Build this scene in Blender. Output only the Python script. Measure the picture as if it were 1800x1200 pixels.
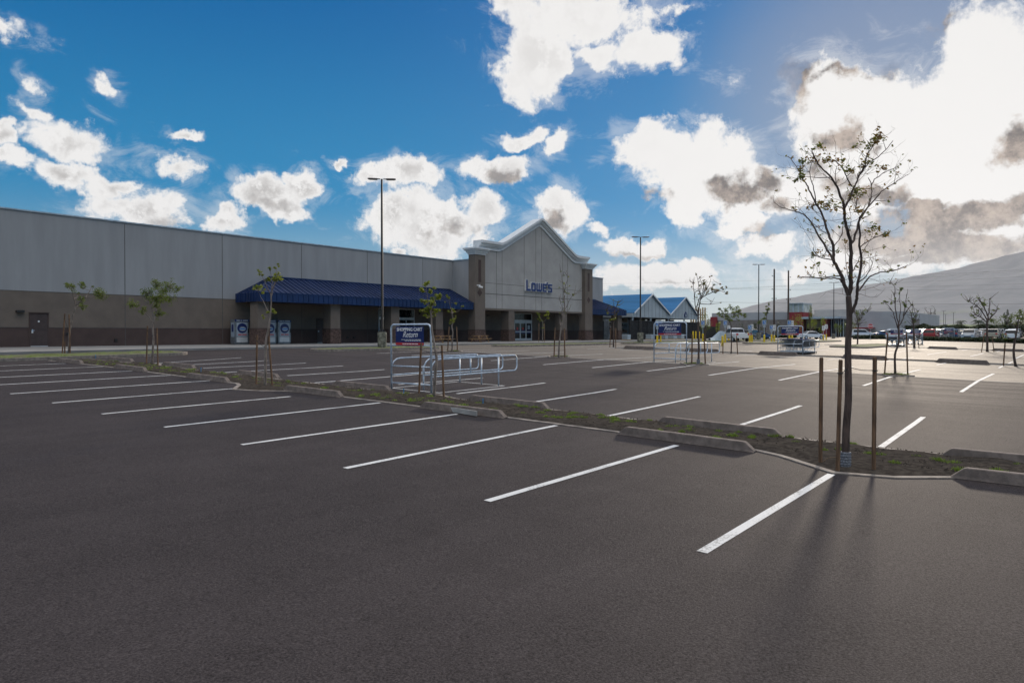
import bpy, bmesh, math, random
from mathutils import Vector, Matrix, noise as mnoise
R = math.radians
C = bpy.context.scene.collection
for o in list(bpy.data.objects): bpy.data.objects.remove(o)

# ------------------------------------------------------------------ camera
FPX = 1242.8; YAW = 0.6703; HOR = 585.8; EZ = 2.1335      # focal length in px of the 1800 px frame, heading, horizon row, eye height
cy_, sy_ = math.cos(YAW), math.sin(YAW)
cam = bpy.data.objects.new('camera', bpy.data.cameras.new('camera')); C.objects.link(cam)
cam.data.lens = FPX / 1800 * 36; cam.data.sensor_width = 36
cam.data.clip_start = 0.1; cam.data.clip_end = 40000
cam.location = (0, 0, EZ)
cam.rotation_euler = (R(90) - math.atan((600 - HOR) / FPX), 0, YAW - R(90))
bpy.context.scene.camera = cam

def ray(px, py):
    a = (px - 900) / FPX; b = -(py - HOR) / FPX
    return (cy_ + sy_ * a, sy_ - cy_ * a, b)

# ------------------------------------------------------------------ light
SUNPX = (1585, 225)
sd = Vector(ray(*SUNPX)).normalized()
SUN_EL = math.asin(sd.z); SUN_AZ = math.atan2(sd.y, sd.x)
sun = bpy.data.objects.new('sun', bpy.data.lights.new('sun', 'SUN')); C.objects.link(sun)
sun.data.energy = 2.0; sun.data.angle = R(4.0); sun.data.color = (1, .86, .7)
sun.rotation_euler = (-sd).to_track_quat('-Z', 'Y').to_euler()
sun.location = (0, 0, 60)
S = bpy.context.scene
S.view_settings.view_transform = 'Standard'; S.view_settings.look = 'None'
S.view_settings.gamma = 1; S.view_settings.exposure = 0.36
S.cycles.use_denoising = True
S.cycles.max_bounces = 6; S.cycles.diffuse_bounces = 3; S.cycles.glossy_bounces = 2
S.cycles.volume_bounces = 0; S.cycles.transparent_max_bounces = 8
S.cycles.volume_step_rate = 10
S.cycles.sample_clamp_indirect = 6

# ------------------------------------------------------------------ node helper
class NT:
    def __init__(s, tree): s.t = tree; s.n = tree.nodes; s.l = tree.links
    def new(s, typ, ins=None, **kw):
        n = s.n.new(typ)
        for k, v in kw.items(): setattr(n, k, v)
        if ins:
            for k, v in ins.items():
                sock = n.inputs[k]
                if hasattr(v, 'is_output') or isinstance(v, bpy.types.NodeSocket): s.l.new(v, sock)
                else: sock.default_value = v
        return n
    def m(s, op, a, b=0.0, c=0.0, clamp=False):
        n = s.new('ShaderNodeMath', {0: a, 1: b, 2: c}, operation=op); n.use_clamp = clamp
        return n.outputs[0]
    def vm(s, op, a, b=(0, 0, 0), out=0):
        n = s.new('ShaderNodeVectorMath', {0: a, 1: b}, operation=op)
        return n.outputs['Value'] if out == 'v' else n.outputs[0]
    def mix(s, f, a, b, mode='MIX'):
        n = s.new('ShaderNodeMix', data_type='RGBA', blend_type=mode)
        for idx, v in ((0, f), (6, a), (7, b)):
            if isinstance(v, bpy.types.NodeSocket): s.l.new(v, n.inputs[idx])
            else: n.inputs[idx].default_value = (v if idx == 0 else (tuple(v) + (1,))[:4])
        return n.outputs[2]
    def noise(s, vec, scale, detail=4, rough=.5, dist=0, col=False):
        n = s.new('ShaderNodeTexNoise', {'Vector': vec, 'Scale': scale, 'Detail': detail, 'Roughness': rough, 'Distortion': dist})
        return n.outputs['Color' if col else 'Fac']
    def sstep(s, x, a, b, lo=0.0, hi=1.0):
        n = s.new('ShaderNodeMapRange', {0: x, 1: a, 2: b, 3: lo, 4: hi}, interpolation_type='SMOOTHSTEP'); n.clamp = True
        return n.outputs[0]

# ------------------------------------------------------------------ sky with clouds
W = bpy.data.worlds.new('World'); bpy.context.scene.world = W; W.use_nodes = True
def build_world():
    t = NT(W.node_tree)
    for n in list(t.n): t.n.remove(n)
    out = t.new('ShaderNodeOutputWorld'); bg = t.new('ShaderNodeBackground')
    sky = t.new('ShaderNodeTexSky', sky_type='NISHITA')
    sky.sun_disc = False; sky.sun_elevation = SUN_EL; sky.sun_rotation = R(90) - SUN_AZ
    sky.air_density = 1.0; sky.dust_density = .3; sky.ozone_density = 2.5; sky.altitude = 0
    tc = t.new('ShaderNodeTexCoord'); D = t.vm('NORMALIZE', tc.outputs['Generated'])
    sp = t.new('ShaderNodeSeparateXYZ', {0: D})
    x, y, z = sp.outputs
    az = t.m('ARCTAN2', y, x); el = t.m('ARCSINE', z)
    P0 = t.new('ShaderNodeCombineXYZ', {0: az, 1: el}).outputs[0]
    n1 = t.noise(D, 7, 5, .55, col=True); n2 = t.noise(D, 26, 5, .6, col=True)
    w = t.vm('ADD', t.vm('MULTIPLY', t.vm('SUBTRACT', n1, (.5, .5, .5)), (.11, .085, 0)), t.vm('MULTIPLY', t.vm('SUBTRACT', n2, (.5, .5, .5)), (.045, .04, 0)))
    P = t.vm('ADD', P0, w)
    def ae(px, py):
        d = ray(px, py); return math.atan2(d[1], d[0]), math.atan2(d[2], math.hypot(d[0], d[1]))
    def field(blobs):
        cur = None
        for (px, py, rx, ry, wt) in blobs:
            a, e = ae(px, py)
            ax = abs(ae(px + rx, py)[0] - ae(px - rx, py)[0]) / 2; ex = abs(ae(px, py - ry)[1] - ae(px, py + ry)[1]) / 2
            d = t.vm('MULTIPLY', t.vm('SUBTRACT', P, (a, e, 0)), (1 / ax, 1 / ex, 0))
            L = t.vm('LENGTH', d, out='v')
            v = t.m('MULTIPLY_ADD', L, -wt, wt)
            cur = v if cur is None else t.new('ShaderNodeMath', {0: cur, 1: v, 2: .12}, operation='SMOOTH_MAX').outputs[0]
        return cur
    CL = [(25,45,55,26,.6),(187,176,26,26,.75),(48,200,28,14,.5),(50,155,22,22,.4),(10,252,32,20,.8),(130,250,80,32,.7),(322,231,36,13,.9),
      (115,303,70,30,1),(200,320,60,26,1),(250,365,110,52,1.1),(295,285,52,32,.9),(395,395,52,34,1.1),(475,345,95,42,1.1),(532,332,38,36,1.1),(505,375,55,26,1),(20,285,40,20,.6),
      (600,290,16,10,.8),(705,308,80,40,1.1),(650,305,30,34,1),(865,298,75,27,1.1),(925,238,44,20,1),(990,256,40,28,1),(770,395,125,64,1.2),(700,380,60,50,1.1),(845,372,60,42,1.1),(712,443,22,10,1),
      (975,372,68,38,1.1),(960,402,25,15,.8),(1050,400,30,14,.6),
      (1030,40,150,80,1.1),(960,130,80,78,1.2),(1130,85,62,48,.95),(900,20,40,34,.7),(1060,110,80,50,1),(1180,10,40,16,.4),(1290,140,40,16,.35),
      (1105,428,66,20,1.1),(1150,480,115,28,1),(1075,502,60,18,1),(1300,405,60,30,1.1),(1345,442,95,26,1.1),(1215,455,60,18,.8),
      (1155,255,80,48,1.15),(1240,290,110,72,1.25),(1340,350,110,62,1.25),(1200,350,60,50,1),(1430,345,70,50,1),
      (1475,190,120,110,1.35),(1570,240,170,150,1.35),(1720,150,150,170,1.4),(1720,330,220,150,1.35),(1500,330,110,90,1),(1850,200,200,260,1.2),(1600,440,260,50,1.1),(1820,420,150,60,1.2),
      (2050,150,260,200,1),(1400,480,150,20,.6),(1510,470,150,26,1),
      # outside the frame, so that the sky goes on
      (-250,250,220,70,.9),(-500,120,200,90,.8),(600,-300,260,80,.8),(1500,-500,300,150,.8),(-200,-300,200,90,.7),(2400,400,300,80,1)]
    DK = [(1410,120,38,26,1),(1465,125,40,18,.8),(1455,240,48,34,1),(1500,262,30,26,.7),(1405,130,30,60,.45),(1780,248,58,42,1.1),(1545,345,80,28,1.2),(1620,360,60,16,1),(1465,320,50,26,.6),
      (1640,388,130,34,1.5),(1570,428,170,32,1.4),(1765,362,105,38,1.5),(1740,435,140,36,1.3),(1430,300,40,30,.6),(1150,345,36,24,.6),(1290,340,60,36,.9),(1340,320,40,26,.7),(1360,372,40,22,.6),
      (800,410,60,28,.45),(300,395,70,22,.4),(490,375,60,16,.35),(880,315,40,14,.35),(975,388,30,12,.35),(1620,40,30,30,.5),(1350,420,60,14,.3),(1110,440,60,10,.4),(1150,495,90,10,.4),(1800,465,120,20,1.1),(1600,462,110,16,.9),(1530,100,46,34,.55)]
    E = field(CL); K = field(DK)
    nf = t.m('ADD', t.m('MULTIPLY', t.noise(D, 9, 12, .66, .3), .68), t.m('MULTIPLY', t.noise(D, 34, 10, .68, .2), .32))
    nd = t.noise(D, 6, 10, .64)
    off = t.vm('ADD', D, tuple(sd * .012))
    relief = t.m('SUBTRACT', t.noise(D, 17, 9, .66), t.noise(off, 17, 9, .66))
    dens_in = t.m('ADD', E, t.m('MULTIPLY', t.m('SUBTRACT', nf, .5), 3.1))
    dens = t.sstep(dens_in, .02, .40)
    wisp = t.m('MULTIPLY', t.sstep(t.m('ADD', t.m('MULTIPLY', E, .8), t.m('MULTIPLY', t.m('SUBTRACT', t.noise(t.vm('MULTIPLY', D, (1, 1, 1.8)), 13, 10, .7, .8), .5), 3.2)), -.25, .6), .34)
    dens = t.m('MAXIMUM', dens, wisp)
    core = t.sstep(dens_in, .25, 1.1)
    dk = t.sstep(t.m('ADD', K, t.m('MULTIPLY', t.m('SUBTRACT', t.m('ADD', t.m('MULTIPLY', nd, .6), t.m('MULTIPLY', t.noise(D, 24, 9, .66), .4)), .5), 2.8)), .02, .50)
    # how near to the sun a direction is
    dot = t.vm('DOT_PRODUCT', D, tuple(sd), out='v')
    near = t.sstep(dot, .955, 1.0); near2 = t.sstep(dot, .74, .99)
    skc = t.new('ShaderNodeHueSaturation', {'Hue': .49, 'Saturation': 1.5, 'Value': .55, 'Color': sky.outputs[0]}).outputs[0]
    skc = t.mix(1.0, skc, (.10, .62, .95), 'MULTIPLY')
    g1 = t.mix(t.sstep(el, .02, .20), (2.7, 3.9, 4.4), (.22, 2.1, 4.1))
    g1 = t.mix(t.sstep(el, .16, .50), g1, (.0, 1.0, 3.0))
    g1 = t.mix(t.m('MULTIPLY', near2, .45), g1, (.35, 1.6, 3.8))
    skc = t.mix(.78, skc, g1)
    glow = t.mix(t.m('MULTIPLY', near, .6), skc, (2.6, 2.6, 3.1))
    # white of the clouds, their grey undersides and the brown backlit banks
    sh = t.sstep(t.m('ADD', t.m('MULTIPLY', relief, -2.6), t.m('MULTIPLY', nd, .55)), .12, .42)
    white = t.mix(t.m('MULTIPLY', t.m('MULTIPLY', sh, core), .72), (6.9, 6.8, 6.7), (3.1, 2.95, 2.85))
    white = t.mix(near2, white, (6.7, 6.6, 6.5))
    dcol = t.mix(t.sstep(t.m('ADD', t.noise(D, 16, 10, .68), t.m('MULTIPLY', relief, .8)), .34, .66), (.85, .74, .72), (3.9, 3.2, 2.7))
    dcol = t.mix(near2, t.mix(.75, dcol, (4.3, 4.2, 4.15)), dcol)
    cc = t.mix(t.m('MULTIPLY', dk, .95), white, dcol)
    col = t.mix(dens, glow, cc)
    # pale band of air low over the horizon
    low = t.sstep(el, 0.0, .16, 1.0, 0.0)
    col = t.mix(t.m('MULTIPLY', low, t.m('MULTIPLY_ADD', near2, .5, .25)), col, (5.0, 5.0, 5.0))
    # unseen bright cloud cover added behind and overhead to light ground and walls
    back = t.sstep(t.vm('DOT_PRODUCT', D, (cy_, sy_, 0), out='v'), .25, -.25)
    fill_bank = t.m('MULTIPLY', t.m('MAXIMUM', back, t.sstep(el, .75, .95)), t.m('MULTIPLY', t.sstep(t.noise(D, 2.6, 8, .6), .36, .50), t.sstep(el, .30, .75)))
    col = t.mix(fill_bank, col, (13.5, 13.2, 13.0))
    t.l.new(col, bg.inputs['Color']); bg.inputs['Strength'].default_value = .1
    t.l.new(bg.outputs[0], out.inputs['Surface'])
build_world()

# ------------------------------------------------------------------ ground shape
def interp(x, xs, ys):
    if x <= xs[0]: return ys[0]
    for i in range(len(xs) - 1):
        if x <= xs[i + 1]:
            t = (x - xs[i]) / (xs[i + 1] - xs[i]); return ys[i] + t * (ys[i + 1] - ys[i])
    return ys[-1]
GX = [5, 18, 31.2, 38, 50, 108, 135, 180]; GXv = [0, .133, .375, .365, .347, .347, .72, 1.5]
GY = [-60, 2.5, 10, 18, 30, 47]; GYv = [-.7, 0, .215, .40, .712, .975]
def ground(X, Y):
    g = interp(X, GX, GXv) + interp(Y, GY, GYv)
    cap = EZ - 1.09 + interp(X, [128, 185], [0, .32]); k = .06
    h = max(k - abs(g - cap), 0) / k
    return min(g, cap) - h * h * k * .25
def G(px, py, dz=0.0):
    """the point of the ground a given line of sight meets (survey of the photograph)"""
    d = ray(px, py); s = ps = .5
    while s < 3000:
        if EZ + d[2] * s <= ground(d[0] * s, d[1] * s) + dz: break
        ps = s; s *= 1.02
    lo, hi = ps, s
    for _ in range(36):
        m = (lo + hi) / 2
        if EZ + d[2] * m <= ground(d[0] * m, d[1] * m) + dz: hi = m
        else: lo = m
    return Vector((d[0] * hi, d[1] * hi, EZ + d[2] * hi))
def at(px, dist):
    """a ground point at a given depth along the heading"""
    d = ray(px, HOR); X, Y = d[0] * dist, d[1] * dist
    return Vector((X, Y, ground(X, Y)))
FL = EZ - .8784         # store floor
SF = 53.6               # store front wall, Y

# ------------------------------------------------------------------ mesh builder
class MB:
    def __init__(s): s.v = []; s.f = []; s.mi = []
    def quad(s, *p, mi=0):
        b = len(s.v); s.v += [tuple(q) for q in p]; s.f.append(tuple(range(b, b + len(p)))); s.mi.append(mi)
    def box(s, x0, x1, y0, y1, z0, z1, mi=0):
        b = len(s.v)
        s.v += [(x0,y0,z0),(x1,y0,z0),(x1,y1,z0),(x0,y1,z0),(x0,y0,z1),(x1,y0,z1),(x1,y1,z1),(x0,y1,z1)]
        for f in ((0,3,2,1),(4,5,6,7),(0,1,5,4),(1,2,6,5),(2,3,7,6),(3,0,4,7)): s.f.append(tuple(b + i for i in f)); s.mi.append(mi)
    def obox(s, c, ux, hx, hy, z0, z1, mi=0):
        """box with a rotated footprint: centre, unit direction, half sizes"""
        ux = Vector((ux[0], ux[1], 0)).normalized(); uy = Vector((-ux.y, ux.x, 0)); c = Vector(c)
        b = len(s.v)
        for z in (z0, z1):
            for (i, j) in ((-1,-1),(1,-1),(1,1),(-1,1)):
                q = c + ux * hx * i + uy * hy * j; s.v.append((q.x, q.y, c.z + z))
        for f in ((0,3,2,1),(4,5,6,7),(0,1,5,4),(1,2,6,5),(2,3,7,6),(3,0,4,7)): s.f.append(tuple(b + i for i in f)); s.mi.append(mi)
    def tube(s, pts, rad, seg=8, cap=True, mi=0):
        pts = [Vector(p) for p in pts]; n = len(pts)
        if not hasattr(rad, '__len__'): rad = [rad] * n
        ref = None; b0 = len(s.v)
        for i, p in enumerate(pts):
            t = (pts[min(i + 1, n - 1)] - pts[max(i - 1, 0)])
            if t.length < 1e-9: t = Vector((0, 0, 1))
            t.normalize()
            if ref is None: ref = t.orthogonal().normalized()
            ref = (ref - t * ref.dot(t))
            if ref.length < 1e-6: ref = t.orthogonal()
            ref.normalize(); u = t.cross(ref)
            for k in range(seg):
                a = 2 * math.pi * k / seg
                q = p + (ref * math.cos(a) + u * math.sin(a)) * rad[i]; s.v.append(tuple(q))
        for i in range(n - 1):
            for k in range(seg):
                a = b0 + i * seg + k; c = b0 + i * seg + (k + 1) % seg
                s.f.append((a, c, c + seg, a + seg)); s.mi.append(mi)
        if cap:
            s.f.append(tuple(b0 + k for k in reversed(range(seg)))); s.mi.append(mi)
            s.f.append(tuple(b0 + (n - 1) * seg + k for k in range(seg))); s.mi.append(mi)
    def prism(s, poly, axis, a, b, mi=0):
        """extrude a 2D polygon along an axis ('x','y','z') from a to b"""
        def P(q, h):
            return {'x': (h, q[0], q[1]), 'y': (q[0], h, q[1]), 'z': (q[0], q[1], h)}[axis]
        n = len(poly); b0 = len(s.v)
        s.v += [P(q, a) for q in poly] + [P(q, b) for q in poly]
        s.f.append(tuple(b0 + i for i in range(n))); s.mi.append(mi)
        s.f.append(tuple(b0 + n + i for i in reversed(range(n)))); s.mi.append(mi)
        for i in range(n):
            j = (i + 1) % n; s.f.append((b0 + i, b0 + n + i, b0 + n + j, b0 + j)); s.mi.append(mi)
    def build(s, name, mat, parent=None, smooth=False, fix=True, origin=None, auto=None):
        off = Vector((0, 0, 0))
        if origin is not None: off = Vector(origin)
        elif parent is not None:
            r = parent
            while r.parent: r = r.parent
            off = r.location
        me = bpy.data.meshes.new(name)
        me.from_pydata([(v[0] - off.x, v[1] - off.y, v[2] - off.z) for v in s.v], [], s.f)
        mats = mat if isinstance(mat, (list, tuple)) else [mat]
        for m in mats: me.materials.append(m)
        if len(mats) > 1: me.polygons.foreach_set('material_index', s.mi)
        if fix:
            bm = bmesh.new(); bm.from_mesh(me); bmesh.ops.recalc_face_normals(bm, faces=bm.faces); bm.to_mesh(me); bm.free()
        if smooth: me.polygons.foreach_set('use_smooth', [True] * len(me.polygons))
        o = bpy.data.objects.new(name, me); C.objects.link(o)
        if parent is not None: o.parent = parent
        else: o.location = off
        return o

def tag(o, label=None, cat=None, group=None, kind=None):
    if label: o['label'] = label
    if cat: o['category'] = cat
    if group: o['group'] = group
    if kind: o['kind'] = kind
    return o
def empty(name, loc, label, cat, group=None, rz=0):
    o = bpy.data.objects.new(name, None); C.objects.link(o); o.location = loc; o.rotation_euler.z = rz
    o.empty_display_size = .3
    return tag(o, label, cat, group)
KIDS = {}
def copy_tree(o, parent=None):
    c = o.copy(); C.objects.link(c); c.parent = parent
    for ch in list(o.children): copy_tree(ch, c)
    return c
def place(o, loc, label, group=None, rz=None, sc=None):
    o.location = loc; o['label'] = label
    if group: o['group'] = group
    if rz is not None: o.rotation_euler = (0, 0, rz)
    if sc is not None: o.scale = (sc, sc, sc) if not hasattr(sc, '__len__') else sc
    return o
def struct(mb, name, mat, **k):
    return tag(mb.build(name, mat, **k), kind='structure')

# ------------------------------------------------------------------ materials
def mat(name, col, rough=.8, metal=0, var=.15, vscale=3, bump=0, bscale=40, spec=.5, stretch=None, emit=None, alpha=None, col2=None):
    m = bpy.data.materials.new(name); m.use_nodes = True
    t = NT(m.node_tree); b = t.n['Principled BSDF']
    b.inputs['Roughness'].default_value = rough; b.inputs['Metallic'].default_value = metal
    b.inputs['Specular IOR Level'].default_value = spec
    tc = t.new('ShaderNodeTexCoord'); v = tc.outputs['Object']
    if stretch: v = t.vm('MULTIPLY', v, stretch)
    n = t.noise(v, vscale, 6, .6)
    c2 = col2 or tuple(c * (1 - var * 1.6) for c in col); c1 = tuple(min(c * (1 + var), 1) for c in col) if not col2 else col
    c = t.mix(t.sstep(n, .3, .7), c2, c1)
    t.l.new(c, b.inputs['Base Color'])
    if bump:
        nb = t.noise(v, bscale, 4, .6)
        bp = t.new('ShaderNodeBump', {'Strength': bump, 'Distance': .02, 'Height': nb})
        t.l.new(bp.outputs[0], b.inputs['Normal'])
    if emit:
        b.inputs['Emission Color'].default_value = (*emit[0], 1); b.inputs['Emission Strength'].default_value = emit[1]
    return m
def asphalt_mat():
    m = bpy.data.materials.new('asphalt'); m.use_nodes = True
    t = NT(m.node_tree); b = t.n['Principled BSDF']
    g = t.new('ShaderNodeNewGeometry'); P = g.outputs['Position']
    sx = t.new('ShaderNodeSeparateXYZ', {0: P}).outputs
    grain = t.noise(P, 55, 3, .7); grain2 = t.noise(P, 18, 4, .65)
    big = t.noise(P, .22, 5, .6); mid = t.noise(P, 1.3, 5, .6)
    streak = t.noise(t.vm('MULTIPLY', P, (1.5, .07, 1)), 1.6, 6, .65)
    streak2 = t.noise(t.vm('MULTIPLY', P, (.1, 1.4, 1)), 1.2, 5, .6)
    k = t.m('MULTIPLY_ADD', t.m('SUBTRACT', grain, .5), 3.1, 1.0)
    k = t.m('ADD', k, t.m('MULTIPLY', t.m('SUBTRACT', grain2, .5), .65))
    k = t.m('ADD', k, t.m('MULTIPLY', t.m('SUBTRACT', big, .5), .6))
    k = t.m('ADD', k, t.m('MULTIPLY', t.m('SUBTRACT', mid, .5), .45))
    fx = t.sstep(sx[0], 15, 30)
    k = t.m('ADD', k, t.m('MULTIPLY', t.m('MULTIPLY', t.m('SUBTRACT', streak, .5), 1.5), fx))
    k = t.m('ADD', k, t.m('MULTIPLY', t.m('SUBTRACT', streak2, .5), .4))
    k = t.m('MAXIMUM', k, .25)
    old_sunlit = t.sstep(sx[0], 31.15, 31.25)
    base = t.mix(old_sunlit, (.0465, .0395, .0395), (.098, .081, .064))  # past the seam: older paving, its colour also lightened for the glancing sun
    # cleaner grains of pale aggregate
    agg = t.new('ShaderNodeTexVoronoi', {'Vector': P, 'Scale': 62.0}).outputs['Distance']
    base = t.mix(t.m('MULTIPLY', t.sstep(agg, .22, .1), .28), base, (.13, .12, .115))
    vm = t.new('ShaderNodeVectorMath', {0: base, 3: k}, operation='SCALE')
    t.l.new(vm.outputs[0], b.inputs['Base Color'])
    rr = t.m('MULTIPLY_ADD', t.m('MULTIPLY', t.m('SUBTRACT', streak, .5), fx), -.3, t.m('MULTIPLY_ADD', old_sunlit, -.06, .80))
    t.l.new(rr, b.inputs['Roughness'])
    t.l.new(t.m('MULTIPLY_ADD', old_sunlit, .27, .07), b.inputs['Specular IOR Level'])
    bp = t.new('ShaderNodeBump', {'Strength': .55, 'Distance': .012, 'Height': t.m('ADD', grain, t.m('MULTIPLY', grain2, .5))})
    t.l.new(bp.outputs[0], b.inputs['Normal'])
    return m
M = {}
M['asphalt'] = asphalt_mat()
M['line'] = mat('line_paint', (.58, .58, .57), .6, var=.12, vscale=25, bump=.3, bscale=90)
def line_paint():
    m = bpy.data.materials.new('worn_line_paint'); m.use_nodes = True; t = NT(m.node_tree); b = t.n['Principled BSDF']; P_ = t.new('ShaderNodeNewGeometry').outputs['Position']
    f = t.sstep(t.m('ADD', t.m('MULTIPLY', t.noise(P_, 38, 4, .7), .6), t.m('MULTIPLY', t.noise(P_, 2.2, 5, .6), .5)), .40, .56)
    t.l.new(t.mix(f, (.22, .22, .215), (.62, .62, .61)), b.inputs['Base Color']); b.inputs['Roughness'].default_value = .75; b.inputs['Specular IOR Level'].default_value = .2
    return m
M['line'] = line_paint()
M['concrete'] = mat('concrete', (.36, .345, .32), .9, var=.18, vscale=2.2, bump=.3, bscale=50)
M['kerb'] = mat('kerb_concrete', (.24, .205, .175), .9, var=.25, vscale=5, bump=.5, bscale=40)
M['stop'] = mat('wheel_stop_concrete', (.155, .125, .108), .9, var=.22, vscale=6, bump=.5, bscale=60)
M['soil'] = mat('soil', (.080, .069, .058), 1, spec=0, var=.5, vscale=9, bump=1, bscale=30, col2=(.038, .032, .028))
M['grass'] = mat('grass', (.24, .32, .035), .7, var=.4, vscale=8, col2=(.13, .19, .02))
M['wall'] = mat('light_stucco', (.30, .305, .31), .92, var=.055, vscale=1.1, bump=.25, bscale=26, stretch=(1, 1, .13))
M['ped'] = mat('pediment_stucco', (.37, .355, .335), .92, var=.06, vscale=.7, bump=.25, bscale=26)
M['tan'] = mat('tan_stucco', (.15, .122, .10), .92, var=.08, vscale=.8, bump=.25, bscale=26)
M['brown'] = mat('brown_stucco', (.073, .048, .042), .92, var=.1, vscale=.9, bump=.25, bscale=26)
M['split'] = mat('split_face_block', (.10, .062, .05), .95, var=.35, vscale=7, bump=1, bscale=14)
M['joint'] = mat('panel_joint', (.09, .085, .08), .9)
M['trim'] = mat('cornice_white', (.62, .64, .65), .8, var=.05)
M['cap'] = mat('metal_coping', (.42, .48, .52), .4, metal=.3)
M['navy'] = mat('navy_roof_metal', (.014, .031, .098), .34, metal=.25, var=.15, vscale=.6)
M['navy2'] = mat('navy_fascia_metal', (.008, .029, .105), .45, metal=.2, var=.15, vscale=.8)
M['door'] = mat('brown_door_paint', (.055, .036, .032), .6)
M['alu'] = mat('white_aluminium', (.55, .57, .58), .45, metal=.2, var=.05)
M['glass'] = mat('dark_glass', (.010, .012, .014), .12, var=.2, spec=.35)
M['glassw'] = mat('pale_glass', (.45, .5, .47), .15, var=.25, vscale=.4, spec=.8)
M['steel'] = mat('galvanised_steel', (.52, .60, .68), .42, metal=.35, var=.15, vscale=9)
M['dark'] = mat('dark_bronze_paint', (.018, .016, .015), .5, var=.2)
M['black'] = mat('black_rubber', (.012, .012, .012), .7)
M['bark'] = mat('bark', (.20, .165, .14), .9, var=.35, vscale=12, bump=.6, bscale=40, stretch=(1, 1, .3))
M['darkbark'] = mat('dark_bark', (.085, .058, .047), .9, var=.35, vscale=12, bump=.6, bscale=40, stretch=(1, 1, .3))
M['stake'] = mat('stake_wood', (.17, .095, .05), .85, var=.4, vscale=14, bump=.5, bscale=30, stretch=(1, 1, .12))
M['wood'] = mat('picnic_wood', (.36, .22, .11), .8, var=.25, vscale=6, stretch=(.2, 1, 1))
M['leaf'] = mat('leaf_green', (.085, .13, .022), .55, var=.4, vscale=3, col2=(.035, .065, .012))
M['leafy'] = mat('leaf_yellow_green', (.16, .18, .025), .55, var=.4, vscale=3, col2=(.065, .095, .014))
M['leafd'] = mat('leaf_dark', (.040, .050, .016), .5, var=.5, vscale=4, col2=(.10, .035, .012))
M['bush'] = mat('shrub_leaf', (.045, .065, .018), .7, var=.4, vscale=1.5, col2=(.018, .028, .010))
M['yellow'] = mat('yellow_paint', (.75, .52, .02), .5, var=.1)
M['blue'] = mat('sign_blue', (.010, .022, .11), .4, var=.06)
M['hblue'] = mat('access_blue', (.03, .17, .50), .4, var=.06)
M['red'] = mat('sign_red', (.45, .03, .03), .45, var=.08)
M['white'] = mat('white_paint', (.75, .75, .74), .5, var=.04)
M['lblue'] = mat('letter_blue', (.010, .028, .14), .35, var=.05)
M['poster'] = mat('poster_print', (.30, .36, .42), .35, var=.12, vscale=9)
M['green_roof'] = mat('greenhouse_blue_roof', (.045, .15, .30), .85, spec=.1, var=.12, vscale=.5, stretch=(1, .15, 1))
M['gable'] = mat('greenhouse_gable', (.34, .39, .42), .6, var=.08, vscale=.6)
M['mesh'] = mat('black_fence_mesh', (.012, .012, .013), .8, var=.3)
M['pale'] = mat('pale_painted_wall', (.36, .37, .38), .9, var=.05, vscale=.3)
M['cream'] = mat('warm_grey_render', (.42, .40, .38), .9, var=.06, vscale=.3)
M['block'] = mat('grey_block', (.20, .18, .165), .9, var=.15, vscale=1.2, stretch=(1, 1, 3))
M['redwall'] = mat('red_panel', (.21, .008, .016), .55, var=.1)
M['rust'] = mat('rust_soil_dry', (.20, .14, .09), .95, var=.3)
M['tan_wood'] = mat('lumber_tan', (.40, .27, .12), .8, var=.2)
M['pole_wood'] = mat('utility_pole_wood', (.07, .05, .04), .9, var=.3)
M['pipe'] = mat('blue_marker', (.03, .22, .42), .4)
def car_paint(n, c): return mat(n, c, .22, metal=.25, var=.02, spec=.7)
CP = [car_paint('car_paint_white', (.72, .73, .74)), car_paint('car_paint_silver', (.38, .40, .42)), car_paint('car_paint_grey', (.10, .11, .12)),
      car_paint('car_paint_blue', (.03, .07, .16)), car_paint('car_paint_red', (.30, .02, .02)), car_paint('car_paint_black', (.02, .02, .022)), car_paint('car_paint_sand', (.42, .38, .30))]

# ------------------------------------------------------------------ ground sheet, markings, kerbs
def build_ground():
    xs = [-60, -40, -20, -10, -5, 0] + [i for i in range(1, 60)] + [31.15, 31.25] + [i for i in range(60, 130, 5)] + [130, 160, 200, 260]
    ys = [-60, -40, -20, -10] + [i for i in range(-8, 60, 1)] + [60, 65, 70, 80, 100, 120, 160]
    xs = sorted(set(xs)); ys = sorted(set(ys)); mb = MB(); nx = len(xs)
    for y in ys:
        for x in xs: mb.v.append((x, y, ground(x, y)))
    for j in range(len(ys) - 1):
        for i in range(nx - 1):
            a = j * nx + i; mb.f.append((a, a + 1, a + nx + 1, a + nx)); mb.mi.append(0)
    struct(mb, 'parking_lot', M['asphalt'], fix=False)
    # surrounding land out to the horizon
    m = mat('dry_grass_land', (.16, .15, .075), 1, var=.4, vscale=.01, col2=(.06, .085, .03))
    mb = MB(); b = -.9
    ring = [(-60, -60), (260, -60), (260, 160), (-60, 160)]
    zz = [ground(*p) - .02 for p in ring]
    rads = [300, 1200, 4000, 16000]
    mb.v += [(p[0], p[1], z) for p, z in zip(ring, zz)]
    for rr in rads:
        for (sx, sy) in ((-1, -1), (1, -1), (1, 1), (-1, 1)): mb.v.append((100 + sx * rr, 50 + sy * rr, -.4))
    for k in range(len(rads)):
        for i in range(4):
            j = (i + 1) % 4; mb.f.append((k * 4 + i, k * 4 + 4 + i, k * 4 + 4 + j, k * 4 + j)); mb.mi.append(0)
    struct(mb, 'land', m)
build_ground()

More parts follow.
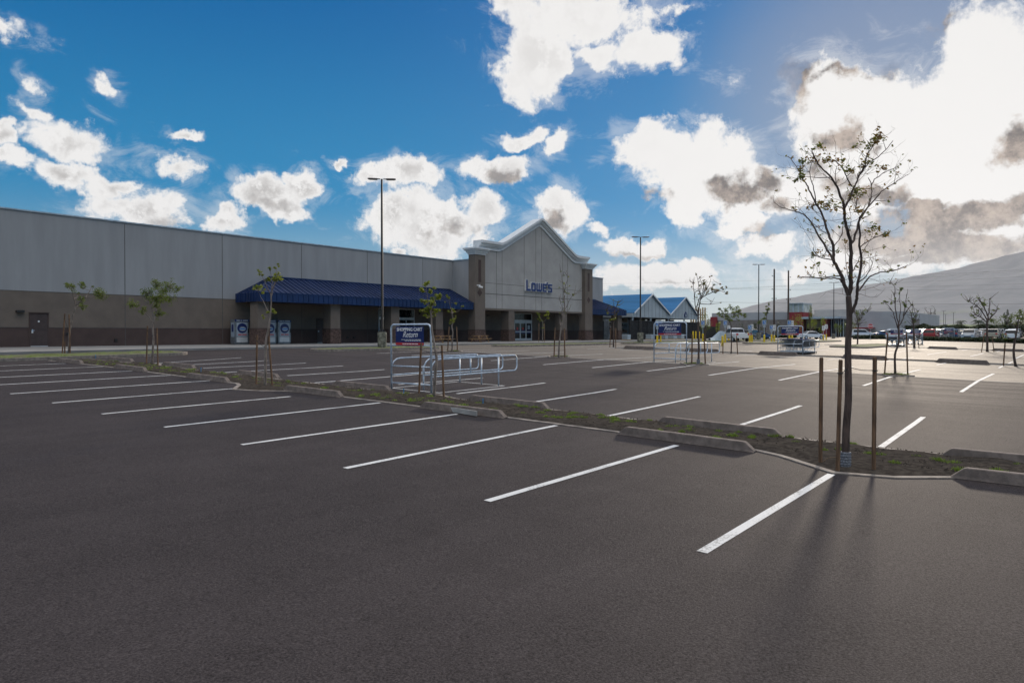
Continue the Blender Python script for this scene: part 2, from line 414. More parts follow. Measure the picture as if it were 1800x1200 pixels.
def stripe(mb, a, b, w=.10, dz=.006):
    """painted line draped on the sloping lot between two ground points"""
    a = Vector(a); b = Vector(b); d = (b - a); d.z = 0; L = d.length; u = d / L; n = Vector((-u.y, u.x, 0))
    k = max(1, int(L / 1.0)); pts = [0] + [i / k for i in range(1, k)] + [1]
    for X in (31.15, 31.25, 18, 38):
        if (a.x - X) * (b.x - X) < 0: pts.append((X - a.x) / (b.x - a.x))
    pts = sorted(pts)
    for t0, t1 in zip(pts[:-1], pts[1:]):
        q = []
        for t, s in ((t0, -1), (t1, -1), (t1, 1), (t0, 1)):
            p = a + u * (L * t) + n * (w / 2 * s); q.append((p.x, p.y, ground(p.x, p.y) + dz))
        mb.quad(*q)
lines = MB()
for p in [((1235,972),(1463,834)),((856,881.5),(1190,783)),((606,823.5),(978,748)),((424,782),(803,728)),((288,751),(668,708)),((178,727.8),(510,697)),((91,708.4),(410,683)),((17,692.3),(369,669)),
          ((-50,679),(300,659.5)),((-100,668),(232,652)),((-160,659),(182,644.2)),((-210,651),(115,638.8)),
          ((1550,786),(1624,733)),((1300,748),(1408,713)),((1066,732),(1230,697)),((936,707),(1083,684)),((803,692),(958,673)),((700,676),(849,664.3)),((553,673),(758,655.5)),((505,660.3),(676,649.5)),
          ((395,654.5),(603,643)),((357,647),(537.5,638)),((300,643),(472,633.6)),((250,640),(424,628.5))]:
    stripe(lines, G(*p[0]), G(*p[1]), .11)
# stall lines running right through the middle row and through the rows beyond it
Y0 = 2.78
for p in [((1690,689),(1747,656.7)),((1518,678),(1618,649.7)),((1370,668.4),(1501,644.6)),((1246,659.6),(1398,640.2)),((1137.5,652.3),(1300,635.5)),((1041,646.3),(1225,631)),((955,641),(1145,628))]:
    stripe(lines, G(*p[0]), G(*p[1]), .11)
for k in range(7, 11): 
    stripe(lines, (26.4, Y0 + 2.78 * k, 0), (36.9, Y0 + 2.78 * k, 0), .11)
for k in range(-8, 12):
    Y = Y0 + 2.74 * k - .05
    if k < 0: stripe(lines, (6.5, Y, 0), (12, Y, 0), .11); stripe(lines, (13.9, Y, 0), (19.2, Y, 0), .11); stripe(lines, (26.4, Y, 0), (36.9, Y, 0), .11)
    stripe(lines, (43.6, Y + .2, 0), (47.4, Y + .2, 0), .1); stripe(lines, (49.6, Y + .2, 0), (54.4, Y + .2, 0), .1)
    if k < 7:
        stripe(lines, (61.5, Y + .4, 0), (72, Y + .4, 0), .11); stripe(lines, (79, Y, 0), (84, Y, 0), .11); stripe(lines, (86, Y, 0), (91, Y, 0), .11); stripe(lines, (98, Y, 0), (108, Y, 0), .12)
struct(lines, 'stall_lines', M['line'])
seam = MB(); stripe(seam, (31.2, -50, 0), (31.2, 31, 0), .12, .005); struct(seam, 'concrete_seam', M['concrete'])

def bed(name, poly, h=.0, kerbw=.14, kh=.05, mats=('soil', 'kerb'), cell=.35):
    """a kerbed planting bed: kerb ring and a bumpy soil top"""
    n = len(poly); kb = MB(); c = Vector((sum(p[0] for p in poly) / n, sum(p[1] for p in poly) / n))
    area = sum(poly[i][0] * poly[(i + 1) % n][1] - poly[(i + 1) % n][0] * poly[i][1] for i in range(n))
    if area < 0: poly = poly[::-1]
    inner = []
    for i in range(n):
        p0, p1, p2 = Vector(poly[i - 1]), Vector(poly[i]), Vector(poly[(i + 1) % n])
        d1 = (p1 - p0).normalized(); d2 = (p2 - p1).normalized(); n1 = Vector((-d1.y, d1.x)); n2 = Vector((-d2.y, d2.x))
        m = (n1 + n2).normalized(); inner.append(p1 + m * (kerbw / max(.4, m.dot(n1))))
    def sub(A, B):
        L = (Vector(B) - Vector(A)).length; k = max(1, int(L / 1.2)); return [Vector(A).lerp(Vector(B), i / k) for i in range(k + 1)]
    for i in range(n):
        j = (i + 1) % n
        O = sub(poly[i], poly[j]); k = len(O) - 1; I = [Vector(inner[i]).lerp(Vector(inner[j]), q / k) for q in range(k + 1)]
        for q in range(k):
            g = lambda p, dz: (p.x, p.y, ground(p.x, p.y) + dz)
            kb.quad(g(O[q], -.05), g(O[q + 1], -.05), g(O[q + 1], kh), g(O[q], kh))
            kb.quad(g(O[q], kh), g(O[q + 1], kh), g(I[q + 1], kh), g(I[q], kh))
            kb.quad(g(I[q], kh), g(I[q + 1], kh), g(I[q + 1], -.05), g(I[q], -.05))
    struct(kb, name + '_kerb', M[mats[1]], fix=False)
    # soil
    ins = [tuple(p) for p in inner]
    x0 = min(p[0] for p in ins); x1 = max(p[0] for p in ins); y0 = min(p[1] for p in ins); y1 = max(p[1] for p in ins)
    bm = bmesh.new(); vs = [bm.verts.new((p[0], p[1], 0)) for p in ins]; bm.faces.new(vs)
    def cut(axis, a, b):
        k = int((b - a) / cell)
        for i in range(1, k + 1):
            co = [0, 0, 0]; no = [0, 0, 0]; co[axis] = a + i * cell; no[axis] = 1
            bmesh.ops.bisect_plane(bm, geom=bm.verts[:] + bm.edges[:] + bm.faces[:], plane_co=co, plane_no=no)
    cut(0, x0, x1); cut(1, y0, y1)
    bnd = set()
    for v in bm.verts:
        edge = any(e.is_boundary for e in v.link_edges)
        nz = 0 if edge else (.035 + .05 * (mnoise.noise(Vector((v.co.x * 1.7, v.co.y * 1.7, 3))) ) + .03 * mnoise.noise(Vector((v.co.x * 5, v.co.y * 5, 1))))
        v.co.z = ground(v.co.x, v.co.y) + h + (kh - .02 if kh > .1 else .012) + nz
    me = bpy.data.meshes.new(name); bm.to_mesh(me); bm.free(); me.materials.append(M[mats[0]])
    me.polygons.foreach_set('use_smooth', [True] * len(me.polygons))
    o = bpy.data.objects.new(name, me); C.objects.link(o); tag(o, kind='structure')
    return ins
random.seed(5)
# the long bed between the two nearest rows, with its tree bulges
bump_y = [2.75, 19.2]
poly = [(12.05, -30)]
for by in bump_y:
    poly += [(12.05, by - 2.1), (11.85, by - 1.45), (11.32, by - .8), (11.06, by), (11.85, by + 1.05), (12.05, by + 1.5)]
poly += [(12.1, 36.6), (13.9, 36.6), (13.9, 32), (14.5, 30.8), (13.9, 29.5), (13.9, 15.2), (14.35, 13.9), (13.9, 12.8), (13.9, -30)]
bed('planting_bed', poly, kh=.016, kerbw=.12)
for (cx, cyy, rr) in ((31.3, 21.6, .9), (31.3, 13.9, .9), (31.6, 5.6, .95), (31.2, 29.2, .8)):
    bed('tree_diamond', [(cx - rr, cyy), (cx, cyy - rr * .8), (cx + rr, cyy), (cx, cyy + rr * .8)], kh=.04, kerbw=.1, cell=.3)
bed('planting_bed', [(47.7, -30), (47.7, 28), (49.5, 28), (49.5, -30)], kh=.04, cell=1.5, mats=('soil', 'concrete'))
bed('planting_bed', [(84.6, -30), (84.6, 22), (85.8, 22), (85.8, -30)], kh=.04, cell=2, mats=('soil', 'concrete'))
GR = mat('island_grass', (.11, .15, .03), .9, var=.4, vscale=2.5, bump=1, bscale=20, col2=(.075, .06, .03)); M['isl'] = GR
def island(x0, x1, y0, y1, r=1.0):
    poly = []
    for (cx, cyy, a0) in ((x1 - r, y0 + r, -90), (x1 - r, y1 - r, 0), (x0 + r, y1 - r, 90), (x0 + r, y0 + r, 180)):
        for k in range(5): a = R(a0 + k * 22.5); poly.append((cx + r * math.cos(a), cyy + r * math.sin(a)))
    bed('grass_island', poly, kh=.14, kerbw=.15, cell=.5, mats=('isl', 'kerb'))
    return (x0, x1, y0, y1)
ISL = [island(-8, 19.3, 37.2, 40.6), island(26.2, 36.2, 34.6, 37.2), island(44.5, 61, 35, 38), island(63.5, 95, 34, 36.6), island(96, 120, 34, 37), island(74, 95, 15.4, 19), island(76, 110, 26, 28.5)]

# grass tufts: one object of ground cover
def tufts():
    rnd = random.Random(3); mb = MB()
    def tuft(x, y, z, s, nb):
        for _ in range(nb):
            a = rnd.random() * 6.283; rr = rnd.random() ** .6 * s; bx, by = x + rr * math.cos(a), y + rr * math.sin(a)
            h = (.03 + .05 * rnd.random()) * (1.2 - rr / s * .7); l = rnd.random() * 6.28; w = .006 + s * .02
            t = (.03 * math.cos(a) * rnd.random(), .03 * math.sin(a) * rnd.random())
            mb.v += [(bx - w * math.cos(l), by - w * math.sin(l), z), (bx + w * math.cos(l), by + w * math.sin(l), z), (bx + t[0], by + t[1], z + h)]
            n = len(mb.v); mb.f.append((n - 3, n - 2, n - 1)); mb.mi.append(0)
    for _ in range(230):
        y = -3 + 39 * rnd.random() ** 1.1; x = 12.3 + 1.45 * rnd.random()
        if rnd.random() < .1: x -= .6; 
        if x < 12.2 and min(abs(y - b) for b in bump_y) > .9: x += .8
        if abs(x - 12.2) < .12 and False: continue
        s = .06 + .09 * rnd.random(); tuft(x, y, ground(x, y) + .03, s, 130 if y < 12 else 50)
    for (px, py) in ((1345,875),(1327,868)): pass
    for (x0, x1, y0, y1) in ISL[:4]:
        for _ in range(int((x1 - x0) * 6)):
            x = x0 + .3 + (x1 - x0 - .6) * rnd.random(); y = y0 + .3 + (y1 - y0 - .6) * rnd.random(); tuft(x, y, ground(x, y) + .14, .2, 30)
    for (cx, cyy) in ((31.3, 21.6), (31.3, 13.9), (31.6, 5.6), (31.2, 29.2)):
        for _ in range(9): a = rnd.random() * 6.28; rr = .5 * rnd.random(); tuft(cx + rr * math.cos(a), cyy + rr * math.sin(a), ground(cx, cyy) + .04, .12, 45)
    tag(mb.build('grass_tufts', M['grass'], fix=False), 'short bright green grass tufts growing in the planting beds', 'grass', kind='stuff')
    # gravel and dirt clods in the bed
    mb = MB()
    for _ in range(5200):
        y = -2 + 30 * rnd.random() ** 1.7; x = 12.2 + 1.6 * rnd.random(); s = .008 + .022 * rnd.random() ** 2; z = ground(x, y) + .035
        a = rnd.random() * 3; p = [(x + s * math.cos(a + k * 2.1), y + s * math.sin(a + k * 2.1), z) for k in range(3)]
        n = len(mb.v); mb.v += p + [(x, y, z + s * 1.1)]; mb.f += [(n, n + 1, n + 3), (n + 1, n + 2, n + 3), (n + 2, n, n + 3)]; mb.mi += [0] * 3
    tag(mb.build('dirt_clods', mat('clod', (.075, .062, .05), 1, spec=0, var=.4, vscale=20), fix=False), 'loose gravel and dirt clods scattered over the long planting bed', 'gravel', kind='stuff')
tufts()

# pavement along the shop front
mb = MB()
xs = [-60 + 4 * i for i in range(50)]
zf = lambda x: ground(x, 44.5) + .13
for a, b in zip(xs[:-1], xs[1:]):
    mb.quad((a, 44.5, zf(a)), (b, 44.5, zf(b)), (b, 53.9, FL), (a, 53.9, FL)); mb.quad((a, 44.5, zf(a) - .3), (b, 44.5, zf(b) - .3), (b, 44.5, zf(b)), (a, 44.5, zf(a)))
mb.quad((xs[-1], 44.5, zf(0)), (xs[-1], 44.5, 0), (xs[-1], 53.9, 0), (xs[-1], 53.9, FL))
pm = mat('pavement_concrete', (.22, .215, .205), .9, var=.12, vscale=.8, bump=.2, bscale=30)
struct(mb, 'shop_pavement', pm, fix=False)

# ------------------------------------------------------------------ the large shop
ZB, ZT, ZR = EZ + .403, EZ + 2.782, EZ + 7.96
store = empty('store_building', (57.1, SF, FL), 'long low grey and brown store with a gabled white trimmed entrance and navy metal canopy', 'building')
def P(name, mb, m, par=store, **k): return mb.build(name, M[m] if isinstance(m, str) else m, parent=par, **k)
XL, XR = -60, 88.9
mb = MB(); mb.box(XL, XR, SF, SF + .3, ZT, ZR); mb.box(57.1, 57.4, 50.6, SF, ZT, ZR); mb.box(XR - .3, XR, SF + .3, 130, FL - .3, ZR); mb.box(57.4, 79.8, 50.9, SF - .01, EZ + 2.6, EZ + 7.9); P('upper_wall', mb, 'wall')
mb = MB(); mb.box(XL, XR, SF, SF + .3, ZB, ZT - .001); P('tan_band', mb, 'tan')
mb = MB(); mb.box(XL, XR, SF - .015, SF + .3, FL - .4, ZB - .001); P('brown_base', mb, 'brown')
mb = MB(); mb.box(XL, XR - .3, SF + .3, 130, ZR - .6, ZR - .5); P('roof', mb, 'concrete')
mb = MB()
for k in range(-10, 9):
    X = 22.66 + 7.46 * k
    if XL < X < XR and k != -1 and not (57 < X < 80): mb.box(X - .022, X + .022, SF - .006, SF - .001, ZB, ZR - .1); mb.box(X - .022, X + .022, SF - .021, SF - .0155, FL, ZB)
mb.box(XL, XR, SF - .012, SF - .0008, ZT - .03, ZT); mb.box(XL, XR, SF - .03, SF - .016, ZB - .03, ZB)
P('panel_joint', mb, 'joint')
mb = MB(); mb.box(XL, 57.2, SF - .08, SF + .4, ZR, ZR + .09); mb.box(57.02, 57.45, 50.7, SF - .08, ZR + .002, ZR + .092); mb.box(79.9, XR + .08, SF - .08, SF + .4, ZR, ZR + .09); mb.box(XR - .35, XR + .08, SF + .4, 130, ZR, ZR + .09); P('coping', mb, 'cap')
mb = MB(); mb.box(28.9, 31.6, 60, 63, ZR - .5, EZ + 8.95); P('roof_hatch', mb, 'cap')
mb = MB(); mb.box(46, 47.5, 70, 72, ZR - .5, EZ + 10.2); P('roof_unit', mb, 'cap')

def canopy(x0, x1, yf, hipL, hipR, zr=EZ + 4.78):
    zt, zb2 = EZ + 3.24, EZ + 2.53; yb = SF - .01
    ax0 = x0 + (3.0 if hipL else 0); ax1 = x1 - (3.0 if hipR else 0)
    mb = MB()
    A, B = (x0, yf, zt), (x1, yf, zt); Cc, Dd = (ax1, yb, zr), (ax0, yb, zr)
    mb.quad(A, B, Cc, Dd)
    if hipL: mb.quad((x0, yb, zt), A, Dd)
    else: mb.quad((x0, yb, zt), A, Dd, mi=0)
    mb.quad(B, (x1, yb, zt), Cc)
    # soffit
    mb.quad((x0, yf, zb2 + .05), (x1, yf, zb2 + .05), (x1, yb, zb2 + .05), (x0, yb, zb2 + .05))
    sp = .5; n = int((x1 - x0) / sp)
    def rib(p, q, w=.03, h=.07):
        p = Vector(p); q = Vector(q); d = (q - p).normalized(); sx = Vector((1, 0, 0)) if abs(d.x) < .7 else Vector((0, 1, 0))
        sx = (sx - d * d.dot(sx)).normalized(); up = sx.cross(d); up = up if up.z > 0 else -up
        b = len(mb.v)
        for e in (p, q):
            for (i, j) in ((-1, 0), (1, 0), (1, 1), (-1, 1)): mb.v.append(tuple(e + sx * w * i + up * h * j))
        for f in ((0, 1, 5, 4), (1, 2, 6, 5), (2, 3, 7, 6), (3, 0, 4, 7), (0, 3, 2, 1), (4, 5, 6, 7)): mb.f.append(tuple(b + i for i in f)); mb.mi.append(0)
    for i in range(n + 1):
        X = x0 + (x1 - x0) * i / n; t = 1
        if hipL and X < ax0: t = (X - x0) / (ax0 - x0)
        if hipR and X > ax1: t = (x1 - X) / (x1 - ax1)
        if t > .03: rib((X, yf, zt), (X, yf + (yb - yf) * t, zt + (zr - zt) * t))
    if hipL:
        for i in range(1, 8):
            t = i / 8; Y = yf + (yb - yf) * t; rib((x0, Y, zt), (x0 + (ax0 - x0) * t, Y, zt + (zr - zt) * t))
    if hipR:
        for i in range(1, 8):
            t = i / 8; Y = yf + (yb - yf) * t; rib((x1, Y, zt), (x1 - (x1 - ax1) * t, Y, zt + (zr - zt) * t))
    rib(A, Dd, .05, .07) if hipL else None; rib(B, Cc, .05, .07) if hipR else None
    mb.box(ax0, ax1, yb - .12, yb, zr - .02, zr + .08)
    r = P('canopy_roof', mb, 'navy')
    mb = MB(); mb.box(x0, x1, yf - .06, yf, zb2, zt); mb.box(x0 - .06, x0, yf - .06, yb, zb2, zt); mb.box(x1, x1 + .06, yf - .06, yb, zb2, zt)
    for i in range(n + 1):
        X = x0 + (x1 - x0) * i / n; mb.box(X - .018, X + .018, yf - .1, yf - .06, zb2, zt)
    for s in (x0 - .1, x1 + .06):
        for i in range(1, 9): Y = yf + (yb - yf) * i / 9; mb.box(s, s + .04, Y - .018, Y + .018, zb2, zt)
    mb.box(x0 - .1, x1 + .1, yf - .12, yf - .1, zt - .03, zt + .03)
    P('canopy_fascia', mb, 'navy2', r)
canopy(31.3, 56.6, 50.2, True, False)
canopy(80.4, 89.6, 50.2, False, True)

def column(x0, x1, y0, y1, top, name='column'):
    mb = MB(); mb.box(x0, x1, y0, y1, FL + 1.3, top); c = P(name, mb, 'tan')
    mb = MB(); mb.box(x0 - .05, x1 + .05, y0 - .05, y1 + .05, FL - .02, FL + 1.22); P('stone_base', mb, 'split', c)
    mb = MB(); mb.box(x0 - .08, x1 + .08, y0 - .08, y1 + .08, FL + 1.221, FL + 1.3); P('base_cap', mb, 'brown', c)
    return c
for X in (31.45, 38.5, 45.5, 51.5): column(X, X + 1.03, 50.7, 51.75, EZ + 2.57)
column(88.2, 89.3, 50.7, 51.8, EZ + 2.57)
for X in (63.1, 73.9): column(X, X + 1.08, 50.5, 51.6, EZ + 2.56)
# gabled entrance
top = [(57.8, 10.1), (61.2, 10.1), (61.9, 10.32), (68.6, 13.72), (68.95, 13.8), (69.3, 13.72), (75.9, 10.25), (76.6, 10.02), (79.5, 10.02)]
top = [(x, z + EZ) for x, z in top]
mb = MB()
body = [(58.3, EZ + 2.79)] + [(58.3, EZ + 9.4)] + [(x, z - .7) for x, z in top[1:-1]] + [(78.6, EZ + 9.3), (78.6, EZ + 2.79)]
mb.prism(body, 'y', 50.5, 50.88); ped = P('gable_wall', mb, 'ped')
mb = MB()
for (X, a, b) in ((60.9, 2.8, 9.2), (61.9, 2.8, 9.5), (66.0, 2.8, 11.5), (68.3, 2.8, 12.7), (69.5, 2.8, 12.7), (74.0, 2.8, 10.4), (75.1, 2.8, 9.9)):
    mb.box(X - .02, X + .02, 50.492, 50.4995, EZ + a, EZ + b)
for z in (4.35, 5.55, 4.38 + 1.9 - 1.9): mb.box(58.3, 78.6, 50.4925, 50.499, EZ + z - .018, EZ + z + .018) if z != 4.38 else None
P('gable_joint', mb, 'joint', ped)
def band(lo, hi, y):
    mb = MB(); n = len(top)
    for i in range(n - 1):
        (xa, za), (xb, zb3) = top[i], top[i + 1]
        mb.prism([(xa, za - hi), (xb, zb3 - hi), (xb, zb3 - lo), (xa, za - lo)], 'y', y, 51.2)
    return mb
cor = P('cornice', band(0, .28, 49.9), 'trim', ped)
P('cornice_step', band(.281, .5, 50.1), 'trim', cor); P('cornice_step', band(.501, .62, 50.22), 'trim', cor); P('cornice_step', band(.621, .95, 50.36), 'trim', cor)
mb = MB(); mb.box(58.4, 78.5, 50.44, 50.95, EZ + 2.57, EZ + 2.785); mb.box(58.4, 78.5, 50.95, SF - .02, EZ + 2.58, EZ + 2.6); P('entrance_beam', mb, 'tan')
def tower(x0, x1):
    y0, y1 = 50.0, 50.95
    c = column(x0, x1, y0, y1, EZ + 8.45, 'tower')
    for i, (z0, z1, e) in enumerate(((8.451, 8.65, .08), (8.651, 8.85, .2), (8.851, 9.0, .34), (9.001, 9.16, .46))):
        mb = MB(); mb.box(x0 - e, x1 + e, y0 - e, y1 + e, EZ + z0, EZ + z1); P('tower_cornice', mb, 'trim', c)
    m = (x0 + x1) / 2 - .08
    mb = MB(); mb.box(m - .22, m + .22, y0 - .012, y0 + .02, EZ + 5.5, EZ + 7.9); P('slot_panel', mb, 'brown', c)
    mb = MB(); mb.prism([(m, EZ + 3.95), (m + .4, EZ + 4.38), (m, EZ + 4.81), (m - .4, EZ + 4.38)], 'y', y0 - .02, y0 + .02); P('diamond_panel', mb, 'brown', c)
    return c
tw = tower(56.75, 58.38); tower(78.5, 80.3)
mb = MB(); mb.box(57.0, 57.12, 49.6, 50.0, EZ + 5.1, EZ + 5.2); mb.tube([(57.06, 49.75, EZ + 5.0), (57.2, 49.35, EZ + 4.9)], .1, 8); P('security_camera', mb, 'white', tw)

# raised letters of the shop sign
def letters():
    z0 = EZ + 5.0; y = 50.5; s = .27
    glyph = []
    def L_(x, h): glyph.append([(x, x + s, z0, z0 + h), (x + s, x + .85, z0, z0 + s)])
    def boxes(x, lst): glyph.append([(x + a, x + b, z0 + c, z0 + d) for a, b, c, d in lst])
    h = 1.02
    L_(66.1, 1.3)
    boxes(67.08, [(0, s, .12, h - .12), (.62, .62 + s, .12, h - .12), (.1, .8, 0, .24), (.1, .8, h - .24, h)])
    boxes(68.1, [(0, .24, .14, h), (.44, .66, .14, h), (.88, 1.12, .14, h), (.1, 1.02, 0, .26)])
    boxes(69.35, [(0, s, 0, h), (s, .78, 0, .22), (s, .70, .41, .62), (s, .78, h - .22, h)])
    boxes(70.2, [(0, .2, .84, 1.22)])
    boxes(70.5, [(0, .84, 0, .22), (.58, .84, .1, .6), (0, .84, .41, .62), (0, .26, .5, h - .1), (0, .84, h - .22, h)])
    for g in glyph:
        mb = MB()
        for i, (a, b, c, d) in enumerate(g): mb.box(a - .035, b + .035, y - .22 - i * .002, y, c - .035, d + .035)
        o = P('sign_letter', mb, 'white', ped)
        mb = MB()
        for i, (a, b, c, d) in enumerate(g): mb.box(a, b, y - .26 - i * .003, y - .222, c, d)
        P('letter_face', mb, 'lblue', o)
letters()

def service_door(x0, x1, h, col='door'):
    mb = MB(); mb.box(x0 - .07, x0, SF - .05, SF, FL, FL + h + .07); mb.box(x1, x1 + .07, SF - .05, SF, FL, FL + h + .07); mb.box(x0, x1, SF - .05, SF, FL + h, FL + h + .07); mb.box(x0 - .1, x1 + .1, SF - .12, SF - .05, FL + h + .07, FL + h + .1)
    f = P('door_frame', mb, 'brown')
    mb = MB(); mb.box(x0, x1, SF - .035, SF - .02, FL + .04, FL + h); d = P('door', mb, col)
    mb = MB(); mb.box(x0 + .08, x0 + .14, SF - .09, SF - .035, FL + 1.0, FL + 1.14); mb.box(x0 + .08, x0 + .22, SF - .1, SF - .085, FL + 1.05, FL + 1.08); P('handle', mb, 'steel', d)
    mb = MB(); mb.box(x0, x1, SF - .06, SF - .036, FL + .01, FL + .05); P('threshold', mb, 'alu', d)
    return d
d1 = service_door(16.72, 17.72, 2.16)
mb = MB(); mb.box(17.15, 17.25, SF - .045, SF - .036, FL + 1.62, FL + 1.72); P('notice', mb, 'white', d1)
mb = MB(); mb.box(16.78, 16.88, SF - .045, SF - .036, FL + .9, FL + 1.06); P('notice', mb, 'white', d1)
service_door(39.2, 40.15, 2.14)
mb = MB(); mb.box(15.9, 16.35, SF - .25, SF, FL + 2.22, FL + 2.38); P('wall_lamp', mb, 'dark')
for X, z in ((18.9, .85), (22.0, .4), (41.8, .5), (42.6, .5), (43.4, .5)):
    mb = MB(); mb.box(X - .1, X + .1, SF - .1, SF - .02, FL + z - .08, FL + z + .08); P('wall_outlet', mb, 'dark')
def glass_doors(x0, x1, n, h=2.25, tr=3.3):
    yy = SF - .02
    mb = MB(); w = (x1 - x0) / n
    mb.box(x0, x1, yy - .09, yy, FL + h, FL + h + .3); mb.box(x0 - .08, x0, yy - .06, yy, FL, FL + tr); mb.box(x1, x1 + .08, yy - .06, yy, FL, FL + tr); mb.box(x0, x1, yy - .06, yy, FL + tr, FL + tr + .06)
    f = P('entrance_frame', mb, 'alu')
    for i in range(n):
        a, b = x0 + i * w, x0 + (i + 1) * w
        mb = MB(); mb.box(a + .01, a + .1, yy - .08, yy - .02, FL + .02, FL + h - .002); mb.box(b - .1, b - .01, yy - .08, yy - .02, FL + .02, FL + h - .002)
        for z0, z1 in ((.02, .26), (1.02, 1.13), (h - .12, h - .002)): mb.box(a + .1, b - .1, yy - .078, yy - .022, FL + z0, FL + z1)
        dr = P('glass_door', mb, 'alu')
        mb = MB(); mb.box(a + .1, b - .1, yy - .05, yy - .035, FL + .26, FL + h - .12); P('pane', mb, 'glass', dr)
        mb = MB(); mb.box(a + .1, b - .1, yy - .0535, yy - .0505, FL + 1.13, FL + 1.28); mb.box(a + .1, b - .1, yy - .0535, yy - .0505, FL + .86, FL + 1.0); P('blue_decal', mb, 'blue', dr)
        if i != n - 1:
            mb = MB(); mb.box((a + b) / 2 - .16, (a + b) / 2 + .16, yy - .0535, yy - .0505, FL + 1.3, FL + 1.62); P('red_decal', mb, 'red', dr)
        else:
            mb = MB(); mb.box((a + b) / 2 - .25, (a + b) / 2 + .25, yy - .0535, yy - .0505, FL + 1.4, FL + 1.9); P('white_decal', mb, 'gable', dr)
        mb = MB(); mb.box(a + .03, b - .03, yy - .03, yy - .01, FL + h + .3, FL + tr); P('transom_pane', mb, 'glass', f)
glass_doors(66.8, 71.5, 4)
# the second, paler set of doors under the long canopy
mb = MB(); yy = SF - .02
x0, x1 = 46.4, 51.2
mb.box(x0, x1, yy - .09, yy, FL + 2.25, FL + 2.5)
for X in (46.4, 47.55, 48.8, 50.0, 51.14): mb.box(X, X + .09, yy - .07, yy, FL, FL + 2.25)
mb.box(x0, x1, yy - .07, yy, FL + 3.3, FL + 3.38)
for X in (46.4, 48.8, 51.16): mb.box(X, X + .05, yy - .07, yy, FL + 2.5, FL + 3.3)
f = P('exit_frame', mb, 'alu')
for a, b in ((46.49, 47.55), (47.64, 48.8), (48.89, 50.0), (50.09, 51.14)):
    mb = MB(); mb.box(a, b, yy - .04, yy - .03, FL + .05, FL + 2.25); P('pane', mb, 'glass', f)
mb = MB(); mb.box(46.46, 51.14, yy - .04, yy - .03, FL + 2.5, FL + 3.3); P('transom_pane', mb, M['glass'], f)
for X in (63.0, 52.0, 41.5): 
    mb = MB(); mb.box(X - .1, X + .1, SF - .25, SF, FL + 2.9, FL + 3.02); P('wall_lamp', mb, 'dark')

# ------------------------------------------------------------------ drinks coolers and picnic tables by the front wall
M['cabinet'] = mat('cabinet_steel', (.20, .22, .24), .4, metal=.5)
def cooler():
    r = empty('ice_merchandiser', (0, 0, 0), 'x', 'cooler')
    mb = MB(); mb.box(-.62, .62, -.3, .35, .1, 2.0); mb.box(-.58, .58, -.26, .33, 0, .1); mb.build('cabinet', M['cabinet'], parent=r)
    mb = MB(); mb.box(-.62, .62, -.33, -.301, 1.82, 2.0); h = mb.build('header', M['blue'], parent=r)
    mb = MB()
    for a, b in ((-.5, -.2), (-.14, -.02), (.05, .52)): mb.box(a, b, -.334, -.331, 1.87, 1.95)
    mb.build('header_mark', M['gable'], parent=h)
    mb = MB(); mb.box(-.48, .48, -.33, -.301, .62, 1.76); p = mb.build('poster', M['poster'], parent=r)
    def ell(rx, rz, cx, cz, y, n=20): return [(cx + rx * math.cos(2 * math.pi * k / n), cz + rz * math.sin(2 * math.pi * k / n)) for k in range(n)]
    mb = MB(); mb.prism(ell(.43, .40, 0, 1.30, 0), 'y', -.336, -.3305); mb.build('dark_blue_ring', M['blue'], parent=p)
    mb = MB(); mb.prism(ell(.28, .17, .03, 1.24, 0), 'y', -.340, -.3365); mb.build('pale_oval', M['gable'], parent=p)
    mb = MB(); mb.prism(ell(.30, .055, .03, 1.25, 0), 'y', -.344, -.3405); mb.build('blue_stroke', M['hblue'], parent=p)
    mb = MB(); mb.box(-.36, -.05, -.336, -.3305, .74, .82); mb.box(0, .38, -.336, -.3305, .74, .82); mb.build('red_mark', M['red'], parent=p)
    mb = MB(); mb.box(-.632, -.6205, -.22, .25, .6, 1.75); q_ = mb.build('side_poster', M['poster'], parent=r)
    mb = MB(); mb.box(-.637, -.6325, -.12, .15, 1.0, 1.6); mb.build('dark_blue_patch', M['blue'], parent=q_)
    mb = MB(); mb.box(-.48, .48, -.318, -.301, .16, .58); mb.build('grille', M['alu'], parent=r)
    mb = MB(); mb.box(.5, .56, -.37, -.3, .95, 1.25); mb.build('handle', M['dark'], parent=r)
    return r
c0 = cooler()
grp = 'coolers along the shop wall'
place(c0, (31.05, 52.6, FL), 'silver cooler with blue and white poster, just left of the first canopy column', grp)
for X, l in ((33.55, 'silver cooler half hidden behind the first canopy column and the young tree'), (34.95, 'silver cooler with blue and white poster, farthest right of the row and fully in view')):
    place(copy_tree(c0), (X, 52.6, FL), l, grp)

def picnic():
    r = empty('picnic_table', (0, 0, 0), 'x', 'picnic table'); w = M['wood']
    mb = MB()
    for k in range(5): mb.box(-.95, .95, -.36 + k * .148, -.36 + k * .148 + .135, .71, .75)
    mb.build('table_top', w, parent=r)
    for s in (-1, 1):
        mb = MB()
        for k in range(2): y = s * (.62 + k * .15) - .065; mb.box(-.95, .95, y, y + .13, .41, .45)
        mb.build('bench', w, parent=r)
    for X in (-.62, .62):
        for s in (-1, 1):
            mb = MB(); mb.tube([(X, s * .7, 0), (X, s * .28, .70)], .05, 4); mb.build('leg', w, parent=r)
        mb = MB(); mb.box(X - .045, X - .01, -.82, .82, .33, .41); mb.box(X + .06, X + .09, -.36, .36, .64, .705); mb.build('cross_beam', w, parent=r)
        mb = MB(); mb.tube([(X, 0, .36), (X * .3, 0, .70)], .03, 4); mb.build('brace', w, parent=r)
    return r
p0 = picnic()
a = G(776, 603); 
